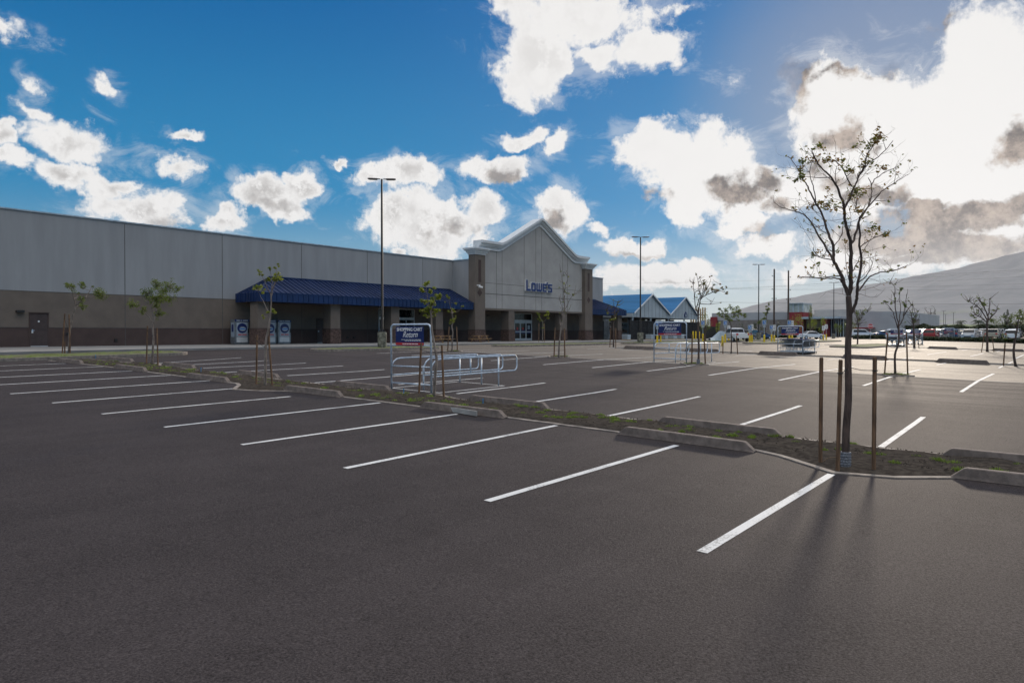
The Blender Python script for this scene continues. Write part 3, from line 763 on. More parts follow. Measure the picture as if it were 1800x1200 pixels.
place(p0, (49.9, 48.2, FL - .09), 'wooden picnic table behind the cart corral, under the canopy end', 'picnic tables outside the shop', rz=0)
place(copy_tree(p0), (55.6, 48.3, FL - .09), 'wooden picnic table in front of the left entrance tower', 'picnic tables outside the shop', rz=0)

# ------------------------------------------------------------------ wheel stops
def wheel_stop(rnd=random.Random(1)):
    L, w, h = 1.32, .085, .16; mb = MB()
    xs = [-L, -L + .16, -L + .2, 0, L - .2, L - .16, L]
    prof = [(-w, 0), (-w + .008, .03), (-.055, h - .012), (-.045, h), (.045, h), (.055, h - .012), (w - .008, .03), (w, 0)]
    b = 0
    rings = []
    for i, X in enumerate(xs):
        sc = .12 if i in (0, len(xs) - 1) else (.94 if i in (1, len(xs) - 2) else 1)
        rings.append([(X, y, max(0, z * sc)) for y, z in prof])
    for r_ in rings: mb.v += r_
    n = len(prof)
    for i in range(len(rings) - 1):
        for k in range(n): a_ = i * n + k; c_ = i * n + (k + 1) % n; mb.f.append((a_, c_, c_ + n, a_ + n)); mb.mi.append(0)
    mb.f.append(tuple(range(n))); mb.mi.append(0); mb.f.append(tuple((len(rings) - 1) * n + k for k in range(n))); mb.mi.append(0)
    return mb.build('wheel_stop', M['stop'])
ws = wheel_stop(); tag(ws, 'x', 'wheel stop'); first = [True]
def put_stop(X, Y, label, group, ang=0.0):
    o = ws if first[0] else ws.copy()
    if not first[0]: C.objects.link(o)
    first[0] = False
    z = ground(X, Y); sl = math.atan((ground(X, Y + 1) - ground(X, Y - 1)) / 2)
    o.scale = (1, 1.1, 1.5 if X > 40 else 1); o.location = (X, Y, z + .004); o.rotation_euler = (0, -sl, R(90) + ang); o['label'] = label; o['group'] = group; o['category'] = 'wheel stop'
gn = 'wheel stops on the near edge of the long planting bed'; gf = 'wheel stops on the far edge of the long planting bed'
nearL = ['near wheel stop cut off by the right edge of the photo', 'closest whole wheel stop, left of the big tree, its end at a stall line', 'grey wheel stop with a small board leaning on its near side', 'wheel stop directly right of the three stakes of the bushy-topped young tree', 'wheel stop left of the tree standing before the long canopy', 'small wheel stop in front of the leafy tree at the left', 'farthest left wheel stop at the end of the long planting bed']
for Y, l, dx in zip((.04, 5.52, 11.0, 16.7, 22.5, 28.2, 34.2), nearL, (0, 0, .05, .1, .15, .15, .2)): put_stop(11.95 + dx, Y, l, gn, R(random.Random(Y).uniform(-.8, .8)))
farL = ['wheel stop behind the soil strip at the right edge of the photo', 'long grey wheel stop beyond the bed, left of the big tree', 'wheel stop on the far side of the bed right of the sign corral', 'wheel stop on the far side of the bed just left of the sign corral', 'wheel stop behind the three stakes of the tree before the canopy', 'wheel stop beyond the bed, third from its left end', 'wheel stop just left of the leafy tree, beyond the bed']
for Y, l, dx in zip((.4, 5.62, 11.15, 16.9, 22.6, 28.4, 34.0), farL, (-.15, -.1, 0, .1, .15, .2, .3)): put_stop(13.85 + dx, Y, l, gf, R(random.Random(Y + 9).uniform(-.8, .8)))
g3 = 'dark wheel stops in the third row'
for i, (px, py, l) in enumerate(((1688, 640, 'dark wheel stop lying alone on the sunlit lot, right of the staked bare tree'), (1510, 632, 'dark wheel stop just behind the big tree trunk'), (1360, 625, 'dark wheel stop left of the corral full of carts'), (1234, 618.5, 'dark wheel stop behind the second corral'), (1124, 614, 'dark wheel stop on the sunlit lot left of the second corral'))):
    q = G(px, py); put_stop(47.3 if i < 3 else q.x, q.y, l, g3)
g5 = 'small distant wheel stops in the far rows'
for px, py, l in ((1657, 613.5, 'tiny dark wheel stop in the far lot between two corrals and the tree'), (1772, 617.3, 'tiny dark wheel stop behind the staked tree at the right edge')):
    q = G(px, py); put_stop(q.x, q.y, l, g5)
# the board leaning on one stop, blue irrigation markers, the white hose arch
a, b = G(784, 722), G(838, 733)
mb = MB(); d = (b - a); d.z = 0; mb.obox((a + b) / 2, (d.x, d.y), d.length / 2, .02, .01, .12)
tag(mb.build('board', M['concrete'], origin=(a + b) / 2), 'short weathered board leaning against the wheel stop beside the sign corral', 'board')
for i, (px, py, l) in enumerate(((709.5, 695, 'thin blue marker stick beside the base of the sign corral'), (849, 714, 'thin blue marker stick behind the wheel stop with the board'), (168, 630, 'small blue marker at the far left end of the bed'), (353, 655, 'small blue marker between two wheel stops left of the canopy tree'))):
    q = G(px, py); mb = MB(); mb.tube([q, q + Vector((0, 0, .16))], .012, 6); mb.tube([q + Vector((0, 0, .16)), q + Vector((0, 0, .19))], .018, 6); tag(mb.build('irrigation_marker', M['pipe'], origin=q), l, 'marker', 'blue irrigation markers')
q = G(1460, 820); mb = MB()
u = Vector((sy_, -cy_, 0)); c = G(1466, 815)
mb.tube([c + u * (.17 * math.cos(t)) + Vector((0, 0, .11 * math.sin(t) - .01)) for t in [math.pi * k / 12 for k in range(13)]], .008, 6)
tag(mb.build('irrigation_hose', M['rust'], origin=c), 'thin pale loop of irrigation hose at the foot of the big tree', 'hose')

# ------------------------------------------------------------------ text helper
def text_mesh(name, s, size, m, extrude=.002, offset=0.0, shear=0.0, sx=1.0):
    cu = bpy.data.curves.new(name, 'FONT'); cu.body = s; cu.size = size; cu.extrude = extrude; cu.offset = offset; cu.shear = shear
    cu.align_x = 'CENTER'; cu.align_y = 'CENTER'; cu.resolution_u = 3
    t = bpy.data.objects.new(name, cu); C.objects.link(t)
    dg = bpy.context.evaluated_depsgraph_get(); dg.update()
    me = bpy.data.meshes.new_from_object(t.evaluated_get(dg)); bpy.data.objects.remove(t); bpy.data.curves.remove(cu)
    me.name = name; me.materials.clear(); me.materials.append(m)
    o = bpy.data.objects.new(name, me); C.objects.link(o)
    me.transform(Matrix.Diagonal((sx, 1, 1, 1)))
    return o

# ------------------------------------------------------------------ cart corrals and carts
def corral():
    r = empty('cart_corral', (0, 0, 0), 'x', 'cart corral'); st = M['steel']; rt = .03
    def arc(cx, cz, rr, a0, a1, y, n=5): return [(cx + rr * math.cos(R(a0 + (a1 - a0) * k / n)), y, cz + rr * math.sin(R(a0 + (a1 - a0) * k / n))) for k in range(n + 1)]
    h = 1.95; w = .845; rr = .14
    pts = [(0, -w, -.1), (0, -w, h - rr)] + [(0, -w + rr - rr * math.cos(R(a)), h - rr + rr * math.sin(R(a))) for a in (22, 45, 67, 90)]
    pts += [(0, w - rr + rr * math.sin(R(a)), h - rr + rr * math.cos(R(a))) for a in (0, 22, 45, 67, 90)] + [(0, w, -.1)]
    mb = MB(); mb.tube(pts, .029, 8); mb.build('hoop', st, parent=r, smooth=True)
    for z in (1.33, .71, .2):
        mb = MB(); mb.tube([(0, -w + .02, z), (0, w - .02, z)], .021, 8); mb.build('crossbar', st, parent=r, smooth=True)
    for y, L in ((-w, 4.0), (-.12, 4.15), (w, 4.0)):
        zt, zb = .93, .43; q = .14
        p = [(0, y, .70), (.10, y, .84), (.22, y, .91), (.36, y, zt)] + [(L - q + q * math.cos(R(a)), y, zt - q + q * math.sin(R(a))) for a in (90, 60, 30, 0)] + [(L - q + q * math.cos(R(a)), y, zb + q + q * math.sin(R(a))) for a in (0, -30, -60, -90)] + [(0.0 if abs(y) > .5 else .4, y, zb)]
        if abs(y) < .5: p = [(.42, y, .43), (.42, y, .70)] + [(v[0] + .42, v[1], v[2]) for v in p[1:4]] + p[4:]
        mb = MB(); mb.tube(p, .022, 8); mb.build('side_rail', st, parent=r, smooth=True)
        for X, z0 in ((3.1, -.1),) + (((.45, -.1),) if abs(y) < .5 else ((1.75, .43),)):
            mb = MB(); mb.tube([(X, y + .05, z0), (X, y + .05, .93 if X > .5 else .72)], .024, 8); mb.build('post', st, parent=r, smooth=True)
    # the sign, facing the near side
    def onsign(o):
        o.data.transform(Matrix(((0, 0, -1, 0), (-1, 0, 0, 0), (0, 1, 0, 0), (0, 0, 0, 1))))
    mb = MB(); mb.box(-.045, -.033, -.59, .59, 1.34, 1.89); sg = mb.build('sign', M['blue'], parent=r)
    mb = MB(); mb.box(-.049, -.0455, -.59, .59, 1.34, 1.42); mb.build('red_band', M['red'], parent=sg)
    def T(s, size, y, z, **k):
        o = text_mesh('lettering', s, size, M['white'], **k); onsign(o); o.data.transform(Matrix.Translation((-.048, y, z))); o.parent = sg; return o
    T('SHOPPING CART', .135, 0, 1.80, offset=.0035, sx=1.04)
    T('Return', .25, -.02, 1.65, shear=.4, offset=.001, sx=.9)
    mb = MB(); rnd = random.Random(2)
    for z, n in ((1.505, 8), (1.47, 7)):
        mb = MB()
        y = -.48
        for _ in range(n):
            l = rnd.uniform(.04, .12); mb.box(-.047, -.0455, y, min(y + l, .5), z - .008, z + .008); y += l + .02
        mb.build('small_print', M['white'], parent=sg)
    mb = MB(); y = -.36
    for _ in range(6):
        l = rnd.uniform(.06, .12); mb.box(-.0505, -.0495, y, y + l, 1.367, 1.393); y += l + .02
    mb.build('small_print', M['white'], parent=sg)
    return r
cor0 = corral()
gc = 'shopping cart corrals'
def sl(X, Y): return math.atan((ground(X + 2, Y) - ground(X, Y)) / 2)
CORR = [(14.5, 15.3, 'nearest empty galvanised cart corral with blue SHOPPING CART Return sign'), (31.35, 15.16, 'empty cart corral in front of the greenhouse, with a blue sign'), (50.6, 15.4, 'cart corral packed with nested carts, left of the big tree trunk')]
for px, dist, l in ((1576, 78, 'cart corral full of carts, behind the staked bare tree right of the big tree'), (1609, 92, 'far cart corral just right of the one behind the staked bare tree'), (1667, 117, 'farthest cart corral with a small blue sign, in front of the hedge')):
    q = at(px, dist); CORR.append((q.x, q.y, l))
placed = []
for i, (X, Y, l) in enumerate(CORR):
    o = cor0 if i == 0 else copy_tree(cor0)
    place(o, (X, Y, ground(X, Y) + .01), l, gc); o.rotation_euler = (0, -sl(X, Y) , 0) if i < 3 else (0, 0, R(12)); placed.append(o)
# painted outline on the ground under the first corrals
mb = MB()
for (X, Y) in ((14.5, 15.3), (31.35, 15.16)):
    for a, b in (((X + .1, Y - 1.0, 0), (X + 3.1, Y - 1.0, 0)), ((X + 3.15, Y - 1.0, 0), (X + 3.15, Y + 1.0, 0)), ((X + .15, Y - 1.0, 0), (X + .15, Y + 1.0, 0)), ((X + .1, Y + 1.0, 0), (X + 3.1, Y + 1.0, 0))): stripe(mb, a, b, .08, .0085)
struct(mb, 'corral_outline', M['line'])

M['wire'] = mat('cart_wire', (.20, .21, .22), .4, metal=.7)
def cart():
    r = empty('shopping_cart', (0, 0, 0), 'x', 'shopping cart'); st = M['steel']
    mb = MB(); T = lambda p, q, rad=.008: mb.tube([p, q], rad, 4, cap=False)
    # basket: tapered, top rim at .98 / .92, floor .45
    A = [(-.42, -.28, 1.0), (.45, -.22, .92), (.45, .22, .92), (-.42, .28, 1.0)]; B = [(-.38, -.22, .5), (.38, -.17, .58), (.38, .17, .58), (-.38, .22, .5)]
    for i in range(4):
        T(A[i], A[(i + 1) % 4], .012); T(B[i], B[(i + 1) % 4], .01); T(A[i], B[i], .01)
        for k in range(1, 9):
            t = k / 9; p = Vector(A[i]).lerp(Vector(A[(i + 1) % 4]), t); q = Vector(B[i]).lerp(Vector(B[(i + 1) % 4]), t); T(p, q, .004)
        for k in (1, 2, 3):
            t = k / 4; T(Vector(A[i]).lerp(Vector(B[i]), t), Vector(A[(i + 1) % 4]).lerp(Vector(B[(i + 1) % 4]), t), .004)
    for k in range(1, 8):
        y = -.2 + .05 * k; T((-.38, y, .5), (.38, y * .8, .58), .004)
    mb.build('basket', M['wire'], parent=r)
    mb = MB()
    for s in (-1, 1):
        mb.tube([(-.38, s * .22, .5), (-.30, s * .24, .2), (-.36, s * .25, .14), (.46, s * .17, .14)], .014, 5)
    mb.tube([(-.36, -.25, .14), (-.36, .25, .14)], .012, 5); mb.box(-.3, .42, -.18, .18, .2, .215); mb.build('frame', st, parent=r)
    mb = MB(); mb.tube([(-.5, -.27, 1.03), (-.5, .27, 1.03)], .02, 6); mb.tube([(-.5, -.26, 1.03), (-.4, -.27, .99)], .012, 4); mb.tube([(-.5, .26, 1.03), (-.4, .27, .99)], .012, 4); mb.build('handle', M['blue'], parent=r)
    for x, y in ((-.34, -.25), (-.34, .25), (.42, -.17), (.42, .17)):
        mb = MB(); mb.tube([(x, y - .016, .065), (x, y + .016, .065)], .065, 10); mb.build('wheel', M['black'], parent=r)
    return r
k0 = cart(); nk = 0
for (ci, lanes, n, gl) in ((2, (-.58, -.3, .15, .55), 8, 'nested in the packed corral left of the big tree'), (3, (-.55, -.25, .2, .55), 6, 'nested in the corral behind the staked bare tree'), (4, (-.6, .5), 4, 'parked in the corral right of the staked bare tree'), (5, (-.5, 0, .5), 4, 'in the farthest corral before the hedge')):
    X, Y, _ = CORR[ci]; ang = placed[ci].rotation_euler.z
    for ly in lanes:
        for k in range(n):
            lx = .75 + k * .34 + (.1 if ly < 0 else 0); x = X + lx * math.cos(ang) - ly * math.sin(ang); y = Y + lx * math.sin(ang) + ly * math.cos(ang)
            o = k0 if nk == 0 else copy_tree(k0); nk += 1
            place(o, (x, y, ground(x, y) + .01), 'steel wire shopping cart ' + gl, 'carts ' + gl, rz=ang)

# ------------------------------------------------------------------ lamp posts
def lamp(height, label, loc, rz, base_h=1.05, base_r=.30, group='twin headed lamp posts of the car park'):
    r = empty('street_lamp', loc, label, 'lamp post', group, 0); z = loc[2]; x, y = loc[0], loc[1]
    mb = MB(); mb.tube([(x, y, z - .3), (x, y, z + base_h - .03), (x, y, z + base_h)], [base_r, base_r, base_r - .03], 20); mb.build('concrete_base', mat('base_%d' % int(x), (.17, .165, .13), .95, var=.5, vscale=3.5, bump=.5, bscale=30), parent=r)
    mb = MB(); mb.box(x - .2, x + .2, y - .2, y + .2, z + base_h, z + base_h + .03)
    for a in range(4): mb.tube([(x + .15 * math.cos(R(45 + 90 * a)) * 1.2, y + .15 * math.sin(R(45 + 90 * a)) * 1.2, z + base_h), (x + .15 * math.cos(R(45 + 90 * a)) * 1.2, y + .15 * math.sin(R(45 + 90 * a)) * 1.2, z + base_h + .12)], .025, 6)
    mb.box(x - .1, x + .1, y - .1, y + .1, z + base_h + .03, z + base_h + .2)
    mb.build('anchor_plate', M['dark'], parent=r)
    mb = MB(); mb.tube([(x, y, z + base_h), (x, y, z + height)], [.085, .065], 8); mb.build('pole', M['dark'], parent=r)
    d = Vector((math.cos(rz), math.sin(rz), 0)); n = Vector((-d.y, d.x, 0))
    for s in (-1, 1):
        c = Vector((x, y, z + height)); mb = MB()
        ps = [(.10, .05, 0, .05), (.25, .05, .0, .05), (.34, .17, -.01, .08), (.80, .19, .0, .07), (.92, .12, .01, .04)]
        b = len(mb.v)
        for (l, w, o_, t) in ps:
            q = c + d * s * l + Vector((0, 0, o_)); mb.v += [tuple(q + n * w + Vector((0, 0, -t / 2))), tuple(q - n * w + Vector((0, 0, -t / 2))), tuple(q - n * w * .8 + Vector((0, 0, t / 2))), tuple(q + n * w * .8 + Vector((0, 0, t / 2)))]
        for i in range(len(ps) - 1):
            for k in range(4): a_ = b + i * 4 + k; c_ = b + i * 4 + (k + 1) % 4; mb.f.append((a_, c_, c_ + 4, a_ + 4)); mb.mi.append(0)
        mb.f.append((b, b + 1, b + 2, b + 3)); mb.f.append(tuple(b + 16 + k for k in range(4))); mb.mi += [0, 0]
        mb.build('lamp_head', M['dark'], parent=r)
    return r
ZC = EZ - 1.09
lamp(11.2, 'tall dark lamp post on a thick concrete base before the long canopy', (31.5, 36.0, ZC + .12), R(-45))
lamp(10.9, 'dark lamp post in front of the greenhouse gables', (65.5, 35.0, ZC + .12), R(-45), 1.05, .31)
lamp(11.0, 'dark lamp post left of the two wooden utility poles', (103.2, 35.9, ZC + .12), R(-50))
lamp(11.0, 'thin lamp post seen through the lower branches of the big tree', (147, 36.5, ZC), R(-50))
gfar = 'small far lamp posts in front of the mountain'
for i, (px, py, dist, l) in enumerate(((1592, 529.5, 230, 'far lamp post behind the staked bare tree'), (1604, 537, 260, 'far lamp post right of the staked bare tree'), (1635.7, 542, 280, 'far lamp post above the small bare tree'), (1658.5, 546, 290, 'taller of two close far lamp posts'), (1661.8, 552, 330, 'shorter of two close far lamp posts'), (1675.8, 549, 300, 'far lamp post left of the first palm'), (1747, 562, 300, 'far lamp post left of the staked leafy tree on the right'))):
    q = at(px, dist); q.z = .2; lamp((HOR - py) / FPX * dist + EZ - .2, l, tuple(q), R(-50), .8, .25, gfar)

# ------------------------------------------------------------------ trees
def leaf_mat(name, c1, c2, trans):
    m = bpy.data.materials.new(name); m.use_nodes = True; t = NT(m.node_tree); b = t.n['Principled BSDF']; out = t.n['Material Output']
    P_ = t.new('ShaderNodeNewGeometry').outputs['Position']; n = t.noise(P_, 4.5, 3, .6)
    c = t.mix(t.sstep(n, .38, .62), c1, c2)
    t.l.new(c, b.inputs['Base Color']); b.inputs['Roughness'].default_value = .5
    tr = t.new('ShaderNodeBsdfTranslucent', {'Color': t.mix(.5, c, (.25, .30, .03))}); mx = t.new('ShaderNodeMixShader', {0: trans, 1: b.outputs[0], 2: tr.outputs[0]})
    t.l.new(mx.outputs[0], out.inputs['Surface']); return m
ML = {'g': leaf_mat('leaf_green_t', (.12, .17, .020), (.05, .085, .010), .35), 'y': leaf_mat('leaf_yellow_green_t', (.28, .30, .03), (.12, .16, .015), .45), 'd': leaf_mat('leaf_dark_t', (.06, .10, .018), (.24, .06, .012), .45), 'b': leaf_mat('leaf_bush_t', (.035, .052, .014), (.013, .022, .008), .08)}

class Tree:
    """limbs and leaf clusters surveyed in the photograph, each given its own depth, length and thickness"""
    def __init__(s, name, base, label, group, bark='bark', leaf='g', seed=1, depthk=.35):
        s.r = random.Random(seed); s.b = G(*base); s.dist = s.b.x * cy_ + s.b.y * sy_; s.px = s.dist / FPX
        s.base = base; s.bark = MB(); s.br = MB(); s.lv = MB(); s.name = name; s.label = label; s.group = group; s.bm = bark; s.lm = leaf; s.dk = depthk
        s.nodes = []; s.leafs = max(.06, 2.3 * s.px); s.sprd = .5; s.mul = 2.0
    def W(s, px, py, dz=0):
        d = Vector(ray(px, py)); k = s.dist + dz; return Vector((d.x * k, d.y * k, EZ + d.z * k))
    def trunk(s, pts, r0, r1, seg=8):
        n = len(pts); P_ = [s.W(*p, ) for p in pts]; P_[0] = s.b - Vector((0, 0, .05))
        out = []; 
        for i in range(n - 1):
            for k in range(3):
                t = k / 3; a = P_[max(i - 1, 0)]; b = P_[i]; c = P_[i + 1]; d = P_[min(i + 2, n - 1)]
                q = .5 * ((2 * b) + (c - a) * t + (2 * a - 5 * b + 4 * c - d) * t * t + (3 * b - a - 3 * c + d) * t ** 3); out.append(q)
        out.append(P_[-1]); m = len(out)
        rad = [(r0 + (r1 - r0) * i / (m - 1)) * s.px * (1.25 if i == 0 else 1) for i in range(m)]
        s.bark.tube(out, rad, seg); s.nodes += [(p, rr) for p, rr in zip(out[m // 2:], rad[m // 2:])]; return out
    def limb(s, pts, r0, r1, dz=0.0, seg=6, start=0.0):
        r0 *= .86; r1 *= .8
        """polyline in photo pixels; dz is how far it leans toward or away from the viewer at its tip"""
        n = len(pts); P_ = [s.W(p[0], p[1], start + dz * (i / (n - 1))) for i, p in enumerate(pts)]; out = []
        for i in range(n - 1):
            for k in range(4):
                t = k / 4; a = P_[max(i - 1, 0)]; b = P_[i]; c = P_[i + 1]; d = P_[min(i + 2, n - 1)]
                q = .5 * ((2 * b) + (c - a) * t + (2 * a - 5 * b + 4 * c - d) * t * t + (3 * b - a - 3 * c + d) * t ** 3)
                out.append(q + Vector([s.r.uniform(-1, 1) * .8 * s.px for _ in range(3)]) * (1 if i or k else 0))
        out.append(P_[-1]); m = len(out); rad = [(r0 + (r1 - r0) * i / (m - 1)) * s.px for i in range(m)]
        s.br.tube(out, rad, seg, cap=False); s.nodes += list(zip(out, rad)); return out, rad
    def twig(s, p, d, L, r, lev, leafp):
        n = 4; pts = [p]; q = p.copy(); d = d.normalized()
        for i in range(n):
            d = (d + Vector([s.r.uniform(-1, 1) for _ in range(3)]) * .28 + Vector((0, 0, .10))).normalized(); q = q + d * (L / n); pts.append(q.copy())
            if lev > 0 and s.r.random() < .7:
                e = (d + Vector([s.r.uniform(-1, 1) for _ in range(3)]) * .9).normalized(); s.twig(q, e, L * s.r.uniform(.35, .6), r * .6, lev - 1, leafp)
        s.br.tube(pts, [r * (1 - .6 * i / n) for i in range(n + 1)], 4, cap=False)
        if s.r.random() < leafp: s.leaves(q, L * .18, s.r.randint(1, 4))
    def leaves(s, c, rad, n, size=None):
        sz = size or s.leafs
        for _ in range(n):
            v = Vector([s.r.gauss(0, .5) for _ in range(3)]); 
            if v.length > 1: v.normalize()
            q = c + Vector((v.x * rad, v.y * rad, v.z * rad * .8))
            a = Vector([s.r.uniform(-1, 1), s.r.uniform(-1, 1), s.r.uniform(-.5, .7)]).normalized(); b = a.cross(Vector([s.r.uniform(-1, 1) for _ in range(3)])).normalized()
            l = sz * s.r.uniform(.6, 1.25); w = l * .28
            i = len(s.lv.v); nrm = a.cross(b) * (w * .35)
            s.lv.v += [tuple(q - a * l * .5), tuple(q + b * w + nrm), tuple(q + a * l * .5), tuple(q - b * w + nrm)]
            s.lv.f += [(i, i + 1, i + 2), (i, i + 2, i + 3)]; s.lv.mi += [0, 0]
    def cluster(s, px, py, rp, n, r0=.9, link=True, size=None):
        dz = s.r.uniform(-1, 1) * s.dk * s.spread; c = s.W(px, py, dz)
        if link and s.nodes:
            best = min(s.nodes, key=lambda e: (e[0] - c).length + max(0, (e[0].z - c.z)) * 2.0 - (.0)); p = best[0]
            mid = p.lerp(c, .5) + Vector((0, 0, -.08 * (c - p).length)) + Vector([s.r.uniform(-1, 1) for _ in range(3)]) * .06 * (c - p).length
            P_ = [p, p.lerp(mid, .55) , mid, mid.lerp(c, .55) + Vector([s.r.uniform(-1, 1) for _ in range(3)]) * .03 * (c - p).length, c]
            rr = min(best[1] * .8, r0 * s.px * (1 + (c - p).length / (60 * s.px))); s.br.tube(P_, [rr, rr * .85, rr * .7, rr * .5, rr * .3], 5, cap=False)
            for q in P_[2:]: s.nodes.append((q, rr * .5))
        R_ = rp * s.px
        k = max(2, int(n / 9))
        for _ in range(k):
            v = Vector([s.r.gauss(0, .45) for _ in range(3)]); e = c + v * R_
            s.br.tube([c, c.lerp(e, .5) + Vector((0, 0, -.02)), e], [.45 * s.px, .35 * s.px, .2 * s.px], 3, cap=False); s.leaves(e, R_ * s.sprd, max(1, int(s.mul * n / k)), size)
    def finish(s, wrap=False):
        root = empty(s.name, tuple(s.b), s.label, 'tree', s.group)
        t = s.bark.build('trunk', M[s.bm], parent=root, smooth=True, fix=False); s.br.build('branches', M[s.bm], parent=root, smooth=True, fix=False)
        if s.lv.v: s.lv.build('crown', ML[s.lm], parent=root, fix=False)
        if wrap:
            mb = MB(); p = s.b; rr = min(9 * s.px, .085); ps = []; rd = []
            for k in range(13): ps.append(p + Vector((0, 0, .0 + .021 * k))); rd.append(rr * (1.0 if k % 2 else .9))
            mb.tube(ps, rd, 14); mb.build('trunk_guard', M['guard'], parent=root, smooth=False)
        return root
M['guard'] = mat('trunk_guard_plastic', (.17, .18, .20), .8, var=.4, vscale=40)
NS = [0]
stake0 = None
def stake(bot, topp, label, group, r=None, tie=None):
    """wooden tree stake between its ground point and its top as surveyed"""
    b = G(*bot); dist = b.x * cy_ + b.y * sy_; d = Vector(ray(*topp)); t = Vector((d.x * dist, d.y * dist, EZ + d.z * dist)); r = r or max(.028, .0)
    mb = MB(); mb.tube([b - Vector((0, 0, .1)), b.lerp(t, .5), t - (t - b).normalized() * .02, t], [r, r, r, r * .8], 8)
    o = mb.build('tree_stake', M['stake'], origin=b, smooth=False); tag(o, label, 'stake', group)
    if tie is not None:
        q = b.lerp(t, .88); e = Vector(tie) if not isinstance(tie, tuple) or len(tie) == 3 else tie
        mb = MB()
        mb.tube([q + Vector((r * 1.25 * math.cos(a), r * 1.25 * math.sin(a), 0)) for a in [k * 6.283 / 8 for k in range(9)]], .009, 4)
        mb.tube([q, q.lerp(e, .5) + Vector((0, 0, -.02)), e], .007, 4)
        mb.build('tie_strap', M['black'], parent=o)
    return o

# the big tree in front
T = Tree('young_tree', (1488, 823), 'largest and nearest tree, tall, nearly bare, with a few dark leaves', 'young staked trees of the car park', 'darkbark', 'd', 11, 1)
T.spread = .8; T.leafs = .052; T.sprd = .75; T.mul = 1.5
T.trunk([(1488, 823), (1488, 760), (1492, 700), (1491, 640), (1491, 600), (1493, 557), (1491, 520)], 6.6, 4.6, 12)
cz = lambda x, y: (1340 + x / 3.87, 210 + y / 3.87)
def LB(pts, r0, r1, dz, st=0.0): return T.limb([cz(*p) for p in pts], r0, r1, dz, 7, st)
LB([(585,1195),(560,1130),(545,1080),(510,1010),(485,960),(480,870),(455,800),(430,740),(405,650),(360,570),(315,480),(280,420),(250,380)], 4.2, 1.0, .5)
LB([(588,1195),(602,1130),(600,1040),(600,930),(598,850),(575,760),(558,690),(553,600),(535,540),(500,460),(470,410),(430,360),(385,320),(350,260),(325,200)], 4.4, .9, -.4)
LB([(598,850),(625,800),(650,700),(672,660),(715,590),(735,530),(735,450),(715,400)], 2.6, .8, .5)
LB([(556,600),(585,550),(605,490),(635,430),(645,370)], 2.4, 1.1, .2, -.3)
LB([(645,400),(680,350),(715,300),(770,270),(830,210),(880,150)], 1.4, .7, .5, -.1)
LB([(640,410),(690,320),(705,250),(735,200),(770,150),(800,110)], 1.4, .6, -.4, -.1)
LB([(605,455),(565,390),(535,330),(495,290),(480,280)], 1.3, .6, .3, -.2)
LB([(590,1340),(635,1250),(643,1190),(648,1120),(668,1000),(672,930),(655,860),(660,780),(652,690),(665,660)], 3.3, 1.6, -.4)
LB([(645,1180),(690,1120),(735,1065),(800,1040),(870,1030),(940,1015),(985,990)], 1.8, .6, .6, -.1)
LB([(648,1110),(700,1070),(740,1000),(735,940)], 1.2, .5, -.6)
LB([(545,1110),(505,1080),(420,1082),(330,1070),(240,1070)], 1.7, .5, -.6)
LB([(485,965),(440,890),(385,800),(335,710),(300,670),(260,640),(200,620),(130,600),(75,565)], 2.3, .5, .7, .1)
LB([(480,905),(440,890),(400,940),(350,920)], 1.0, .5, -.4, .1)
LB([(665,660),(720,590),(790,510),(850,460),(920,415),(985,380)], 1.7, .5, .5, -.2)
LB([(735,450),(770,400),(850,350),(920,325)], 1.1, .5, .3, .3)
LB([(655,870),(700,840),(770,800),(860,775)], 1.2, .5, .5, -.3)
LB([(430,740),(400,640),(360,590),(330,585)], 1.0, .5, -.3, .2)
LB([(360,570),(345,480),(320,380),(330,300)], 1.2, .5, -.3, .3)
LB([(500,460),(490,380),(500,320)], 1.0, .5, .3, -.2)
LB([(280,420),(235,340),(190,270),(165,255)], .9, .4, .3, .4)
LB([(480,870),(530,800),(545,720),(560,640)], 1.0, .5, .3, .2)
LB([(600,1050),(640,980),(680,900),(740,800)], 1.2, .5, .5, .0)
LB([(630,600),(640,520),(625,470)], 1.0, .6, .2, -.2)
LB([(485,960),(400,940),(350,900),(350,860)], 1.2, .4, -.5, .1)
LB([(600,1130),(570,1000),(560,900)], 1.0, .4, .4, .0)
rn = T.r; nodes = [n for n in T.nodes if n[0].z > T.b.z + 2.6]
for _ in range(150):
    p, rr = rn.choice(nodes); out = (p - Vector((T.b.x, T.b.y, p.z))); out.z = 0
    d = Vector([rn.uniform(-1, 1), rn.uniform(-1, 1), rn.uniform(-.1, .9)]) + (out.normalized() * .7 if out.length > .1 else Vector((0, 0, 0)))
    T.twig(p, d, rn.uniform(.15, .42), min(rr * .5, .0038), 1, .3)
